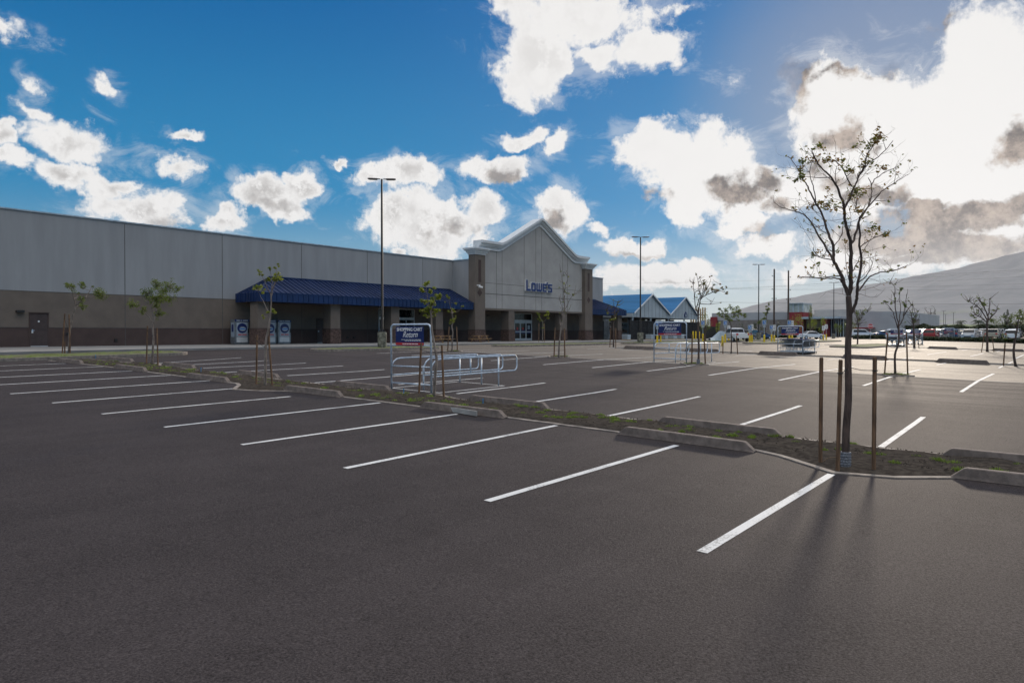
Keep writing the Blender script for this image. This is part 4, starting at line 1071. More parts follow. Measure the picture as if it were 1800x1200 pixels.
for (x, y, r_, n) in ((800,110,32,60),(775,150,28,34),(720,170,25,20),(650,150,40,14),(630,190,20,10),(350,190,30,16),(390,180,20,8),(410,215,20,8),(330,290,35,34),(275,300,30,22),(250,350,25,22),(265,390,28,34),(235,400,20,16),(180,262,22,6),(490,285,42,44),(440,290,25,12),(530,280,20,12),(620,330,38,26),(655,312,20,8),(720,300,25,22),(600,360,22,14),(840,345,34,28),(900,335,25,6),(600,490,42,64),(640,465,20,18),(690,500,30,12),(430,570,38,62),(340,585,30,22),(380,580,25,22),(480,590,30,12),(540,590,20,10),(630,625,32,30),(690,620,20,8),(745,720,36,28),(835,775,30,30),(790,735,20,10),(710,770,20,8),(340,920,22,20),(400,915,30,14),(520,890,16,6),(565,830,18,12),(560,640,14,6),(370,680,14,6),(250,1075,14,4),(320,1050,30,5),(415,1080,20,4),(350,1010,18,4),(615,1075,12,4),(860,1030,22,9),(210,603,16,10),(275,690,10,4),(905,370,15,4),(780,580,12,4),(850,550,12,4),(1010,350,12,4),(690,970,12,3)):
    T.cluster(*cz(x, y), r_ * 1.15 / 3.87, n * .9, r0=.5)
bigT = T.finish(True)
tb = T.W(1491, 645)
gs = 'wooden stakes round the big tree'
stake((1443, 815), (1444, 628), 'leftmost wooden stake of the big tree', gs, .031)
stake((1473, 829), (1478, 632), 'middle wooden stake just left of the big trunk', gs, .030, tb)
stake((1537, 829), (1538, 627), 'rightmost wooden stake of the big tree', gs, .031, tb)

def small(base, trunk, label, clusters, org, sc, stakes, bark='bark', leaf='g', seed=2, r0=2.0, r1=1.1, dens=1.0, limbs=(), slabel=None, twigs=0, wrap=False, size=None, link=True):
    f = lambda p: (org[0] + p[0] / sc, org[1] + p[1] / sc)
    t = Tree('young_tree', f(base), label, 'young staked trees of the car park', bark, leaf, seed, 1); t.spread = max([c[2] for c in clusters]) / sc * t.px * 2.2
    t.trunk([f(base)] + [f(p) for p in trunk], r0, r1)
    for L_ in limbs: t.limb([f(p) for p in L_], r1 * .9, .35, t.r.uniform(-1, 1) * t.spread)
    for c in clusters:
        R_ = c[2] / sc; n = int(dens * (c[3] if len(c) > 3 else max(8, R_ * R_ * 1.1))); t.cluster(*f(c[:2]), R_, n, r0=.8, size=size)
    nodes = [n for n in t.nodes]
    for _ in range(twigs):
        p, rr = t.r.choice(nodes); t.twig(p, Vector([t.r.uniform(-1, 1), t.r.uniform(-1, 1), t.r.uniform(.1, 1)]), t.r.uniform(8, 22) * t.px, .5 * t.px, 0, .3)
    t.finish(wrap)
    names = ['left', 'right', 'short third'] 
    for i, (b_, t_) in enumerate(stakes):
        stake(f(b_), f(t_), '%s wooden stake of the %s' % (names[i], slabel), 'wooden tree stakes', .03 if t.dist < 30 else .035, t.b + Vector((0, 0, 1.2)) if i < 2 and t.dist < 40 else None)
Z1 = ((0, 450), 4.0)
small((484,688), [(488,560),(505,450),(535,350)], 'open crowned tree leaning right, farthest left, near the brown door', [(480,205,30),(515,215,28),(580,195,24),(590,225,18),(555,262,14),(645,212,14),(690,255,38),(715,275,34),(575,305,28),(583,353,26)], *Z1, [((436,690),(457,405)),((493,690),(487,410)),((455,690),(455,600))], seed=21, r0=1.9, r1=1.2, dens=2.2, slabel='leaning tree by the brown door', limbs=[[(535,350),(520,280),(508,230)],[(535,350),(590,300),(650,288),(690,265)],[(600,295),(630,250),(645,215)]])
small((1065,765), [(1078,600),(1075,480),(1090,420)], 'leafiest young tree, right of the brown door, with a low left branch', [(1040,262,42),(1110,205,40),(1150,240,40),(1195,210,40),(1250,238,28),(1085,290,40),(1140,300,44),(1195,295,34),(1100,350,28),(1120,405,34),(930,345,34),(1010,378,30),(985,352,14),(1055,322,14),(960,350,15)], *Z1, [((1028,762),(1038,490)),((1110,770),(1104,505))], seed=22, r0=2.0, r1=1.3, dens=2.0, slabel='leafiest tree, right of the brown door', limbs=[[(1080,450),(1110,350),(1130,260)],[(1078,480),(1040,420),(960,370)],[(1078,450),(1070,380),(1055,320)]])
Z2 = ((400, 450), 6.0)
small((397,1380), [(398,1140),(405,900),(430,780),(450,640),(460,520),(462,400)], 'slender young tree in front of the left end of the long navy canopy', [(345,170,30),(375,205,24),(450,120,20),(530,95,22),(500,130,18),(430,240,36),(540,195,38),(500,240,40),(555,240,32),(330,345,45),(285,355,18),(380,375,28),(385,630,22),(430,590,26),(495,580,36),(455,150,16)], *Z2, [((300,1367),(312,830)),((474,1380),(432,845))], seed=23, r0=2.6, r1=1.0, dens=1.4, leaf='y', slabel='slender tree at the left end of the canopy', limbs=[[(450,640),(395,500),(330,390)],[(462,420),(400,280),(360,200)],[(462,400),(470,280),(450,140)],[(465,360),(500,260),(520,130)],[(465,420),(500,300),(540,220)]])
small((735,945), [(750,700),(765,560),(750,440),(733,340),(715,240),(710,130),(708,30)], 'young tree with yellow green leaves standing at the sign corral', [(650,-250,40),(612,-180,34),(700,-170,36),(780,-120,44),(640,-60,40),(725,-30,44),(650,30,36),(690,70,38),(760,40,34),(740,85,28),(640,80,22),(868,-120,14),(720,-100,24),(690,20,30)], (640, 540), 6.0, [((577,930),(603,375)),((842,965),(820,400))], seed=24, r0=2.8, r1=1.2, dens=1.7, leaf='y', slabel='yellow green tree at the sign corral', wrap=False, limbs=[[(710,130),(680,-20),(655,-220)],[(709,60),(740,-40),(775,-110)]])
small((925,468), [(932,330),(936,260),(925,200),(935,160),(930,60)], 'small young tree with yellow green leaves beyond the rails of the first corral', [(890,-100,26),(955,-50,22),(1045,-10,20),(890,40,24),(960,50,20),(925,140,34),(925,20,24),(860,-60,14),(960,105,18)], (640, 540), 6.0, [((880,470),(897,205)),((985,466),(975,205))], seed=25, r0=1.3, r1=.8, dens=2.0, leaf='y', slabel='small tree beyond the first corral')
Z8 = ((880, 530), 9.0)
small((665,652), [(664,520),(668,400),(668,330)], 'small yellow green tree on the grass island before the glass doors', [(605,190,36),(610,235,24),(595,275,26),(740,190,38),(705,230,28),(735,255,26),(650,310,30),(680,370,30),(662,405,24),(630,280,20)], *Z8, [((603,660),(608,345)),((698,660),(692,340))], seed=26, r0=1.0, r1=.7, dens=2.6, leaf='y', slabel='small tree before the glass doors')
small((918,885), [(925,700),(940,560),(960,390),(1010,160),(1005,-10),(1010,-100)], 'tall thin sparse tree right of the shop sign letters', [(958,-470,12,10),(1005,-410,16,10),(1070,-400,14,10),(1000,-290,14,8),(1010,-140,26,20),(1080,-120,14,8),(1155,-100,34,26),(985,10,16,10),(930,-220,8,4),(1090,-240,16,6),(945,180,14,10),(1020,190,12,8),(1005,-180,18,12)], *Z8, [((845,880),(860,415)),((1017,885),(1008,425))], seed=27, r0=1.7, r1=.8, leaf='y', slabel='tall thin tree right of the sign letters', twigs=30, limbs=[[(1010,160),(1060,40),(1110,-60),(1150,-110)],[(1005,-10),(985,-200),(955,-460)],[(1000,-150),(1040,-300),(1060,-400)],[(1010,120),(960,60),(925,-20)]])
Z5 = ((1040, 480), 7.058)
small((272,925), [(272,700),(272,590),(290,450)], 'thin tree in front of the small right canopy and fence', [(325,360,20),(330,400,22),(200,490,24),(250,420,15),(235,575,28),(295,575,30),(180,465,12),(320,480,20),(285,530,20)], *Z5, [((225,920),(238,670)),((300,930),(298,680))], seed=28, r0=1.3, r1=.7, dens=1.3, leaf='y', bark='darkbark', slabel='thin tree before the small right canopy', twigs=20, wrap=False)
small((1325,1135), [(1330,900),(1322,700),(1322,520),(1332,420)], 'wind bent tree with dark leaves beside the second corral', [(1262,120,16),(1300,10,18),(1345,50,10),(1385,125,34),(1470,40,20),(1330,150,16),(1520,150,18),(1420,180,30),(1500,200,28),(1560,215,30),(1600,130,18),(1620,190,24),(1665,170,16),(1670,235,26),(1440,240,24),(1285,300,14),(1340,260,16),(1240,170,10),(1540,250,22),(1385,90,18),(1600,370,10,5),(1480,345,6,3)], *Z5, [((1243,1130),(1248,760)),((1413,1135),(1395,770))], seed=29, r0=2.0, r1=1.2, dens=2.4, leaf='d', bark='darkbark', slabel='wind bent tree at the second corral', twigs=40, limbs=[[(1322,520),(1285,400),(1265,200),(1260,130)],[(1330,430),(1350,320),(1390,250),(1440,200),(1520,150)],[(1350,320),(1430,270),(1560,215),(1660,240)],[(1300,420),(1340,300),(1330,150),(1300,20)],[(1345,340),(1380,220),(1385,130)]], wrap=True)
Z6 = ((1240, 450), 5.713)
small((258,980), [(262,850),(258,750),(255,680)], 'round crowned green tree between the yellow bollards', [(150,530,28),(130,580,26),(200,540,34),(260,520,30),(310,530,34),(350,560,28),(380,600,28),(290,590,40),(210,600,40),(240,640,34),(330,640,22),(340,570,28),(170,600,24)], *Z6, [((176,980),(176,870)),((325,985),(312,800))], seed=30, r0=1.2, r1=.8, dens=1.8, leaf='g', bark='darkbark', slabel='round crowned tree by the bollards')
small((590,870), [(600,780),(605,700),(612,620)], 'small narrow tree left of the wooden utility poles', [(632,475,14),(630,545,26),(610,580,22),(595,630,28),(545,665,22),(620,510,14)], *Z6, [], seed=31, r0=.9, r1=.6, dens=3, leaf='g', bark='darkbark', slabel='x')
Z7 = ((1500, 460), 5.453)
small((405,1080), [(400,890),(432,790),(436,660),(430,590)], 'staked nearly bare tree on the lot right of the big tree', [(305,385,26),(355,390,16),(410,380,16),(445,265,24),(440,300,16),(400,345,12),(490,390,18),(500,430,22),(560,415,20),(350,205,8,4),(405,215,8,4),(530,375,10,6)], *Z7, [((300,1080),(330,690)),((525,1090),(508,680))], seed=32, r0=2.0, r1=1.3, dens=1.7, leaf='g', bark='darkbark', slabel='staked bare tree right of the big tree', twigs=30, limbs=[[(432,650),(400,540),(370,470),(300,390)],[(434,600),(405,460),(395,330),(395,240),(345,200)],[(434,580),(450,480),(445,290)],[(434,640),(480,520),(500,400),(515,300)],[(480,520),(530,440),(570,410)]])
small((1285,862), [(1284,760),(1280,620),(1285,540)], 'spreading sparse tree with slanted stakes before the parked cars', [(1100,385,16),(1120,440,18),(1150,515,28),(1180,375,16),(1200,350,12),(1235,400,34),(1300,360,12),(1262,420,24),(1350,470,24),(1380,450,16),(1210,450,20),(1185,495,18),(1320,500,16)], *Z7, [((1228,865),(1255,700)),((1350,865),(1330,710))], seed=33, r0=2.0, r1=1.4, dens=1.1, leaf='g', bark='darkbark', slabel='spreading tree before the parked cars', twigs=50, limbs=[[(1283,560),(1230,470),(1150,400),(1095,375)],[(1285,560),(1300,450),(1300,350)],[(1285,570),(1350,500),(1385,440)],[(1283,580),(1200,520),(1140,510)],[(1284,520),(1250,440),(1200,350)]])
small((1562,1003), [(1540,900),(1542,800),(1560,700),(1575,600)], 'crooked trunked leafy tree at the right edge of the photo', [(1600,485,34),(1570,520,32),(1510,530,26),(1500,575,20),(1610,540,30),(1545,610,24),(1455,715,30),(1570,700,20)], *Z7, [((1440,1000),(1455,780))], seed=34, r0=2.2, r1=1.2, dens=1.5, leaf='g', bark='darkbark', slabel='crooked tree at the right edge')
small((585,825), [(583,760),(578,660),(575,600)], 'thin bare tree behind the far right pair of corrals', [(555,490,12,8),(625,475,12,8),(590,520,18,8),(575,565,22,20),(600,560,16,10)], *Z7, [((628,825),(630,690))], seed=35, r0=2.0, r1=1.0, leaf='g', bark='darkbark', slabel='thin bare tree by the far corrals', twigs=20)
small((40,800), [(42,720),(45,640),(50,600)], 'bare feathery tree just right of the big trunk', [(30,500,34,30),(100,500,34,30),(60,555,38,40),(15,590,34,30),(130,470,12,6)], *Z7, [], seed=36, r0=1.4, r1=1.0, leaf='g', bark='darkbark', slabel='x', twigs=40)
small((735,672), [(735,620),(735,590)], 'small flat topped bare tree before the far lamp posts', [(700,520,18,20),(740,500,18,20),(780,500,18,16),(760,540,18,18),(690,560,18,20)], *Z7, [], seed=37, r0=1.0, r1=.8, leaf='b', bark='darkbark', slabel='x', twigs=20)

# ------------------------------------------------------------------ greenhouse and fence of the garden yard
gh = empty('greenhouse', (97, 50, FL), 'garden greenhouse with two blue roofed gables right of the shop', 'greenhouse')
YG = 50.0; zv, zp, zb4 = EZ + 2.93, EZ + 5.89, EZ + 2.38
for (xa, xm, xb) in ((91.3, 97.0, 103.05), (103.05, 108.75, 113.7)):
    mb = MB(); mb.prism([(xa, zb4), (xb, zb4), (xb, zv), (xm, zp - .06), (xa, zv)], 'y', YG, YG + .12); g_ = P('gable_wall', mb, 'gable', gh)
    mb = MB()
    k = xa + 1.15
    while k < xb - .3:
        h = zv + (zp - zv) * (1 - abs(k - xm) / ((xm - xa) if k < xm else (xb - xm))) - .15; mb.box(k - .02, k + .02, YG - .012, YG - .001, zb4, h); k += 1.2
    P('gable_seam', mb, 'joint', g_)
    for (p, q) in (((xa, zv), (xm, zp)), ((xb, zv), (xm, zp))):
        mb = MB(); mb.prism([(p[0], p[1]), (q[0], q[1]), (q[0], q[1] + .08), (p[0], p[1] + .08)], 'y', YG - .25, 92); P('roof_slope', mb, 'green_roof', gh)
        mb = MB(); mb.prism([(p[0], p[1] - .1), (q[0], q[1] - .1), (q[0], q[1] + .12), (p[0], p[1] + .12)], 'y', YG - .33, YG - .26); P('barge_board', mb, 'trim', gh)
mb = MB(); mb.box(91.2, 91.3, YG, 92, zb4, zv); mb.box(113.7, 113.8, YG, 92, zb4, zv); P('eave_wall', mb, 'gable', gh)
mb = MB(); cx, cz_ = 109.05, EZ + 3.1; mb.prism([(cx - .5, cz_ - .42), (cx + .5, cz_ - .42), (cx + .5, cz_ + .05), (cx, cz_ + .45), (cx - .5, cz_ + .05)], 'y', YG - .12, YG - .002); sg = P('house_sign', mb, 'blue', gh)
mb = MB(); mb.box(cx - .28, cx + .25, YG - .13, YG - .121, cz_ - .3, cz_ - .1); mb.box(cx - .2, cx + .12, YG - .13, YG - .121, cz_ - .05, cz_ + .12); P('sign_mark', mb, 'gable', sg)
for X in (91.4, 97, 103, 108.8, 113.6):
    mb = MB(); mb.box(X - .09, X + .09, YG + .02, YG + .2, FL, zb4); P('post', mb, 'cap', gh)
def fence(x0, x1, y, z0, z1, label):
    r = empty('garden_fence', ((x0 + x1) / 2, y, z0), label, 'fence', 'black fences of the garden yard')
    n = max(1, round((x1 - x0) / 2.6))
    for i in range(n + 1): X = x0 + (x1 - x0) * i / n; mb = MB(); mb.box(X - .06, X + .06, y - .06, y + .06, z0, z1 + .1); P('post', mb, 'mesh', r)
    for i in range(n):
        a = x0 + (x1 - x0) * i / n + .06; b = x0 + (x1 - x0) * (i + 1) / n - .06; mb = MB(); k = int((b - a) / .11)
        for j in range(k): X = a + (b - a) * (j + .5) / k; mb.box(X - .034, X + .034, y - .01, y + .01, z0 + .08, z1)
        for z in (z0 + .1, (z0 + z1) / 2, z1 - .05): mb.box(a, b, y - .03, y + .03, z - .03, z + .03)
        P('fence_panel', mb, 'mesh', r)
fence(89.8, 113.8, YG - .3, FL - .1, EZ + 1.85, 'long black metal fence below the greenhouse gables')
fence(113.9, 121.5, YG - .3, FL - .1, EZ + 1.2, 'black fence section right of the greenhouse, under the lumber posts')
mb = MB(); mb.box(89, 122, 64, 64.3, FL - .2, EZ + 2.2); tag(mb.build('yard_back_wall', M['dark'], origin=(105, 64, FL)), 'back wall coloured dark for the shade seen through the black garden fence', 'wall')  # wall colour holds the dark of the shaded yard interior
rk = random.Random(8)
for i in range(7):
    x = 91.8 + i * 3.3; r_ = empty('storage_rack', (x, 54, FL), 'dim goods rack behind the garden fence, ' + ['below the left gable edge', 'below the first gable, left side', 'below the first gable peak', 'below the valley between gables', 'below the second gable, left side', 'below the second gable peak', 'below the right end of the second gable'][i], 'rack', 'racks in the garden yard')
    mb = MB()
    for s in (-1.2, 1.2): mb.box(x + s - .04, x + s + .04, 53.6, 54.4, FL, EZ + 2.1)
    P('upright', mb, 'cap', r_)
    for z in (.1, .95, 1.8, 2.5):
        mb = MB(); mb.box(x - 1.2, x + 1.2, 53.6, 54.4, FL + z, FL + z + .06); P('shelf', mb, 'cap', r_)
        mb = MB(); a = x - 1.1
        while a < x + .8: w = rk.uniform(.25, .6); mb.box(a, a + w - .04, 53.65, 54.3, FL + z + .061, FL + z + rk.uniform(.3, .75)); a += w
        P('boxed_goods', mb, rk.choice(['cream', 'rust', 'bush', 'gable', 'brown', 'block']), r_)
gp = 'pale shrink wrapped pallets in front of the black fence'
for i, px in enumerate((1101, 1142.5, 1167.5, 1182.5, 1196)):
    d = ray(px, HOR); X = d[0] / d[1] * 48.2; mb = MB(); w = .5 if i != 3 else .65
    rk2 = random.Random(i); r_ = empty('pallet_stack', (X, 48.2, FL - .08), 'pale wrapped pallet by the black fence, ' + ['beside the lamp post base on its left', 'left of the blue corral sign', 'under the left half of the corral sign', 'under the right half of the corral sign', 'rightmost, under the second gable'][i], 'pallet', gp)
    z = FL - .08; mb.box(X - w, X + w, 47.7, 48.7, z, z + .04); mb.box(X - w, X - w + .1, 47.7, 48.7, z + .04, z + .1); mb.box(X + w - .1, X + w, 47.7, 48.7, z + .04, z + .1); mb.box(X - w, X + w, 47.7, 48.7, z + .1, z + .14); P('pallet', mb, 'tan_wood', r_)
    for k in range(4):
        mb = MB(); e = rk2.uniform(0, .04); z0 = z + .145 + k * .17; pts = [(X - w + e, z0 + .02), (X - w + e + .03, z0), (X + w - e - .03, z0), (X + w - e, z0 + .02), (X + w - e, z0 + .14), (X + w - e - .04, z0 + .165), (X - w + e + .04, z0 + .165), (X - w + e, z0 + .14)]
        mb.prism(pts, 'y', 47.75 + e, 48.65 - e); P('bag_layer', mb, 'gable' if k % 2 else 'cap', r_)
# upright lumber posts beside the greenhouse
lt = empty('lumber_rack', (117, 51.5, FL), 'tan upright lumber posts standing right of the greenhouse above the black fence', 'rack')
for i in range(7):
    X = 114.4 + i * .98; mb = MB(); mb.box(X - .09, X + .09, 51.3, 51.5, FL, EZ + 4.6 - (.25 if i % 3 == 1 else 0)); P('post', mb, 'tan_wood', lt)
for z in (1.6, 3.2):
    mb = MB(); mb.box(114.2, 120.6, 51.5, 51.56, EZ + z, EZ + z + .12); P('rail', mb, 'dark', lt)

# ------------------------------------------------------------------ bollards and parking signs
def bollard():
    mb = MB(); mb.tube([(0, 0, -.1), (0, 0, 1.0), (0, 0, 1.05), (0, 0, 1.075)], [.095, .095, .075, .02], 12); return mb.build('bollard', M['yellow'], smooth=False)
b0 = bollard(); nb = [0]
def put_b(px, ptop, pbot, label):
    q = G(px, pbot); dist = q.x * cy_ + q.y * sy_; h = max(.9, min(1.5, (pbot - ptop) / FPX * dist))
    o = b0 if nb[0] == 0 else b0.copy()
    if nb[0]: C.objects.link(o)
    nb[0] += 1; o.location = q; o.scale = (1.15, 1.15, h / 1.075); tag(o, label, 'bollard', 'yellow bollards of the accessible bays'); return q, dist, h
def access_sign(q, zt, label, kind='h', hw=.16):
    """sign plates on a thin post standing behind a bollard; local frame faces the camera side"""
    r = empty('parking_sign', (q.x, q.y, q.z), label, 'sign', 'signs of the accessible bays')
    d = Vector((q.x, q.y, 0)).normalized(); n = Vector((-d.y, d.x, 0)); a = math.atan2(n.y, n.x)
    f = lambda y, x, z: (q.x + n.x * x + d.x * y, q.y + n.y * x + d.y * y, z)
    def plate(name, x0, x1, z0, z1, y, t, m, par):
        mb = MB(); b = 0
        mb.v = [f(y, x0, z0), f(y, x1, z0), f(y + t, x1, z0), f(y + t, x0, z0), f(y, x0, z1), f(y, x1, z1), f(y + t, x1, z1), f(y + t, x0, z1)]
        mb.f = [(0,3,2,1),(4,5,6,7),(0,1,5,4),(1,2,6,5),(2,3,7,6),(3,0,4,7)]; mb.mi = [0] * 6
        return P(name, mb, m, par)
    mb = MB(); mb.tube([(q.x, q.y, q.z), (q.x, q.y, zt - .05)], .03, 6); P('post', mb, 'cap', r)
    if kind == 'h':
        pl = plate('sign_plate', -hw * 1.5, hw * 1.5, zt - .62, zt, -.05, .015, 'gable', r); plate('blue_panel', -hw * 1.0, hw * 1.0, zt - .50, zt - .1, -.056, .005, 'hblue', pl)
        c = zt - .3; mb = MB()
        mb.tube([f(-.062, .11 * math.cos(t) + .0, c - .05 + .11 * math.sin(t)) for t in [k * 6.283 / 12 for k in range(2, 12)]], .014, 4)
        mb.tube([f(-.062, .02, c + .12), f(-.062, .02, c), f(-.062, -.08, c - .0), f(-.062, -.12, c - .12)], .018, 4); mb.tube([f(-.066, .02, c + .17), f(-.058, .02, c + .17)], .03, 8); P('wheelchair_mark', mb, 'white', pl)
        plate('lower_plate', -hw, hw, zt - .85, zt - .66, -.05, .015, 'gable', r)
    else:
        pl = plate('sign_plate', -hw, hw, zt - .7, zt, -.05, .015, 'white', r)
        for k in range(3): plate('sign_mark', -hw * .6, hw * .6, zt - .2 - k * .18, zt - .14 - k * .18, -.054, .003, 'joint', pl)
signs = []
for (px, t, b, l, sp, sk) in ((1155.5, 592, 604.7, 'left of the blue corral sign, near', (563.5, 'h'), 0), (1161.4, 592, 600, 'left of the blue corral sign, far', (563.5, 'h'), 0), (1218.2, 582, 598, 'left of the wind bent tree', None, 0), (1223, 582, 597.8, 'just left of the wind bent trunk', None, 0), (1229.3, 582.5, 598, 'hidden behind the wind bent trunk', None, 0), (1235.5, 586, 601.6, 'right of the wind bent tree', (563, 'h'), 0),
        (1270, 590, 608, 'tallest yellow one right of the wind bent tree', None, 0), (1274.7, 587, 602, 'second right of the wind bent tree', (563, 'h'), 0), (1281, 590, 599.5, 'left of the round crowned tree', (572, 'w'), 0), (1286, 590, 600.5, 'behind the round crowned tree', None, 0),
        (1314.7, 584, 597.5, 'first of four right of the white pickup', None, 0), (1318, 590, 602.7, 'second of four right of the white pickup', (571, 'h'), 0), (1321.8, 590, 602, 'third of four right of the white pickup', (570, 'w'), 0), (1324.4, 584, 596.8, 'last of four right of the white pickup', None, 0),
        (1343.4, 588, 603.5, 'with a tall blue sign, left of the utility poles', (562, 'h'), 0), (1356.3, 587.5, 601.5, 'at the foot of the left utility pole', (571, 'h'), 0), (1361, 591, 602, 'right of the left utility pole', (571, 'w'), 0), (1387.5, 588.4, 602.5, 'behind the left post of the packed corral', (562.5, 'h'), 0), (1392.4, 593, 601.5, 'behind the sign of the packed corral', (563.5, 'w'), 0), (1447.4, 590, 598.5, 'left of the pair by the red entrance', (572.5, 'w'), 0), (1452.3, 587, 598.3, 'right of the pair by the red entrance', (570, 'w'), 0)):
    q, dist, h = put_b(px, t, b, 'yellow bollard ' + l)
    if sp: access_sign(q, EZ + (HOR - sp[0]) / FPX * dist, ('blue accessible sign above the bollard ' if sp[1] == 'h' else 'small white sign above the bollard ') + l, sp[1], 2.3 / FPX * dist)

# ------------------------------------------------------------------ vehicles
def car(kind, paint):
    """car pointing along +x, wheels on z = 0"""
    r = empty('parked_car', (0, 0, 0), 'x', 'car', 'parked cars')
    if kind == 'sedan': L, Wd, prof, glass, cab = 4.6, .88, [(-2.3,.35),(-2.28,.75),(-2.15,.95),(-1.5,1.0),(-.85,1.38),(-.2,1.46),(.5,1.40),(1.15,.98),(2.05,.82),(2.27,.6),(2.3,.35)], (-1.38,-.8,.45,1.05,.98,1.36), 1.0
    elif kind == 'suv': L, Wd, prof, glass, cab = 4.7, .93, [(-2.35,.4),(-2.33,.95),(-2.15,1.6),(-1.9,1.75),(.2,1.76),(.6,1.7),(1.2,1.18),(2.1,1.05),(2.32,.8),(2.35,.4)], (-2.05,-1.85,.5,1.1,1.15,1.64), 1.15
    else: L, Wd, prof, glass, cab = 5.5, .96, [(-2.75,.5),(-2.75,1.1),(-.75,1.12),(-.6,1.72),(.4,1.78),(.75,1.7),(1.3,1.2),(2.5,1.1),(2.72,.9),(2.75,.5)], (-.55,-.5,.65,1.2,1.18,1.68), 1.1
    xs = [p[0] for p in prof]
    mb = MB(); n = len(prof); rings = []
    for s, f in ((-1, 1), (-.94, 1), (.94, 1), (1, 1)):
        ring = []
        for (x, z) in prof:
            tuck = (.16 if z > 1.2 else (.02 if z > .9 else 0)); w = Wd - tuck
            y = s * w; zz = z - (.05 if abs(s) == 1 and z > .8 else 0); ring.append((x * (1 if abs(s) < 1 else .99), y, zz))
        rings.append(ring)
    for rg in rings: mb.v += rg
    for i in range(3):
        for k in range(n): a = i * n + k; c = i * n + (k + 1) % n; mb.f.append((a, c, c + n, a + n)); mb.mi.append(0)
    mb.f.append(tuple(range(n))); mb.f.append(tuple(3 * n + k for k in range(n))); mb.mi += [0, 0]
    mb.build('body', paint, parent=r)
    xa, xb, xc, xd, z0, z1 = glass
    for s in (-1, 1):
        mb = MB(); y = s * (Wd - .015); yt = s * (Wd - .15)
        mb.quad((xa, y, z0), (xd, y, z0), (xc, yt, z1), (xb, yt, z1)); m2 = MB(); m2.v = [(v[0], v[1] + s * .006, v[2]) for v in mb.v]; m2.f = mb.f; m2.mi = mb.mi
        m2.build('side_window', M['glass'], parent=r, fix=False)
    mb = MB(); w = Wd - .14
    wx0, wz0, wx1, wz1 = {'sedan': (1.12, 1.01, .53, 1.39), 'suv': (1.16, 1.21, .64, 1.67), 'pickup': (1.26, 1.23, .79, 1.67)}[kind]
    mb.quad((wx0, -w, wz0), (wx0, w, wz0), (wx1, w * .9, wz1), (wx1, -w * .9, wz1)); mb.v = [(v[0] + .02, v[1], v[2] + .012) for v in mb.v]; mb.build('windscreen', M['glass'], parent=r, fix=False)
    bx0, bz0, bx1, bz1 = {'sedan': (-1.47, 1.01, -.89, 1.36), 'suv': (-2.32, 1.1, -2.16, 1.58), 'pickup': (-.74, 1.2, -.62, 1.64)}[kind]
    mb = MB(); mb.quad((bx0, -w, bz0), (bx1, -w * .9, bz1), (bx1, w * .9, bz1), (bx0, w, bz0)); mb.v = [(v[0] - .02, v[1], v[2] + .012) for v in mb.v]; mb.build('rear_window', M['glass'], parent=r, fix=False)
    for x in (-L * .31, L * .31):
        for s in (-1, 1):
            mb = MB(); mb.tube([(x, s * (Wd - .2), .33), (x, s * (Wd + .01), .33)], .33, 16); wh = mb.build('wheel', M['black'], parent=r)
            mb = MB(); mb.tube([(x, s * (Wd + .011), .33), (x, s * (Wd + .02), .33)], .2, 12); mb.build('rim', M['steel'], parent=wh)
    for s in (-1, 1):
        h0 = .62 if kind == 'sedan' else .8
        mb = MB(); mb.box(L / 2 - .12, L / 2 + .005, s * (Wd - .3) - .17, s * (Wd - .3) + .17, h0, h0 + .14); mb.build('headlight', M['gable'], parent=r)
        mb = MB(); mb.box(-L / 2 - .01, -L / 2 + .1, s * (Wd - .22) - .14, s * (Wd - .22) + .14, h0 + .05, h0 + .28); mb.build('tail_light', M['red'], parent=r)
        mb = MB(); mb.box(L * .16, L * .16 + .12, s * (Wd + .1) - .08, s * (Wd + .1) + .08, z0, z0 + .14); mb.build('wing_mirror', paint, parent=r)
    mb = MB(); mb.box(L / 2 - .02, L / 2 + .01, -.5, .5, .42, .6); mb.build('grille', M['dark'], parent=r)
    return r
protos = {}
def put_car(kind, ci, loc, rz, label, group='parked cars in the crowded far car park'):
    key = (kind, ci)
    if key not in protos: protos[key] = car(kind, CP[ci]); o = protos[key]
    else: o = copy_tree(protos[key])
    place(o, loc, label, group, rz=rz); return o
cn = ['white', 'silver', 'dark grey', 'dark blue', 'red', 'black', 'sand coloured']
rc = random.Random(77)
Ylim = lambda X, px: ray(px, HOR)[1] / ray(px, HOR)[0] * X
for row, X in enumerate((137, 143.5, 156, 162.5, 176, 182.5)):
    y = Ylim(X, 1815); k = 0
    while y < Ylim(X, 1565 if row < 4 else 1600):
        if rc.random() < .9:
            ci = rc.choices(range(7), (12, 7, 2, 3, 2, 2, 3))[0]; kind = rc.choices(('sedan', 'suv', 'pickup'), (4, 4, 2))[0]
            px = 900 + FPX * ((sy_ * X - cy_ * y) / (cy_ * X + sy_ * y))
            spot = 'near the right edge of the photo' if px > 1750 else 'right of the spreading tree' if px > 1738 else 'left of the spreading tree' if px > 1700 else 'behind the farthest corral' if px > 1640 else 'behind the far pair of corrals' if px > 1590 else 'behind the staked bare tree'
            put_car(kind, ci, (X + rc.uniform(-.3, .3), y, ground(X, y) + .01), R(rc.choice((0, 180)) + rc.uniform(-2, 2)), '%s %s, %s row of the far lot, %s' % (cn[ci], kind, ('first', 'second', 'third', 'fourth', 'fifth', 'last')[row], spot), '%s %ss in the %s row %s' % (cn[ci], kind, ('first', 'second', 'third', 'fourth', 'fifth', 'last')[row], spot))
        y += 2.75; k += 1
g2 = 'vehicles parked before the other shops'
q = at(1426, 128); put_car('sedan', 0, (q.x, q.y, q.z + .01), R(-45), 'white sedan seen from the side behind the corral packed with carts', g2)
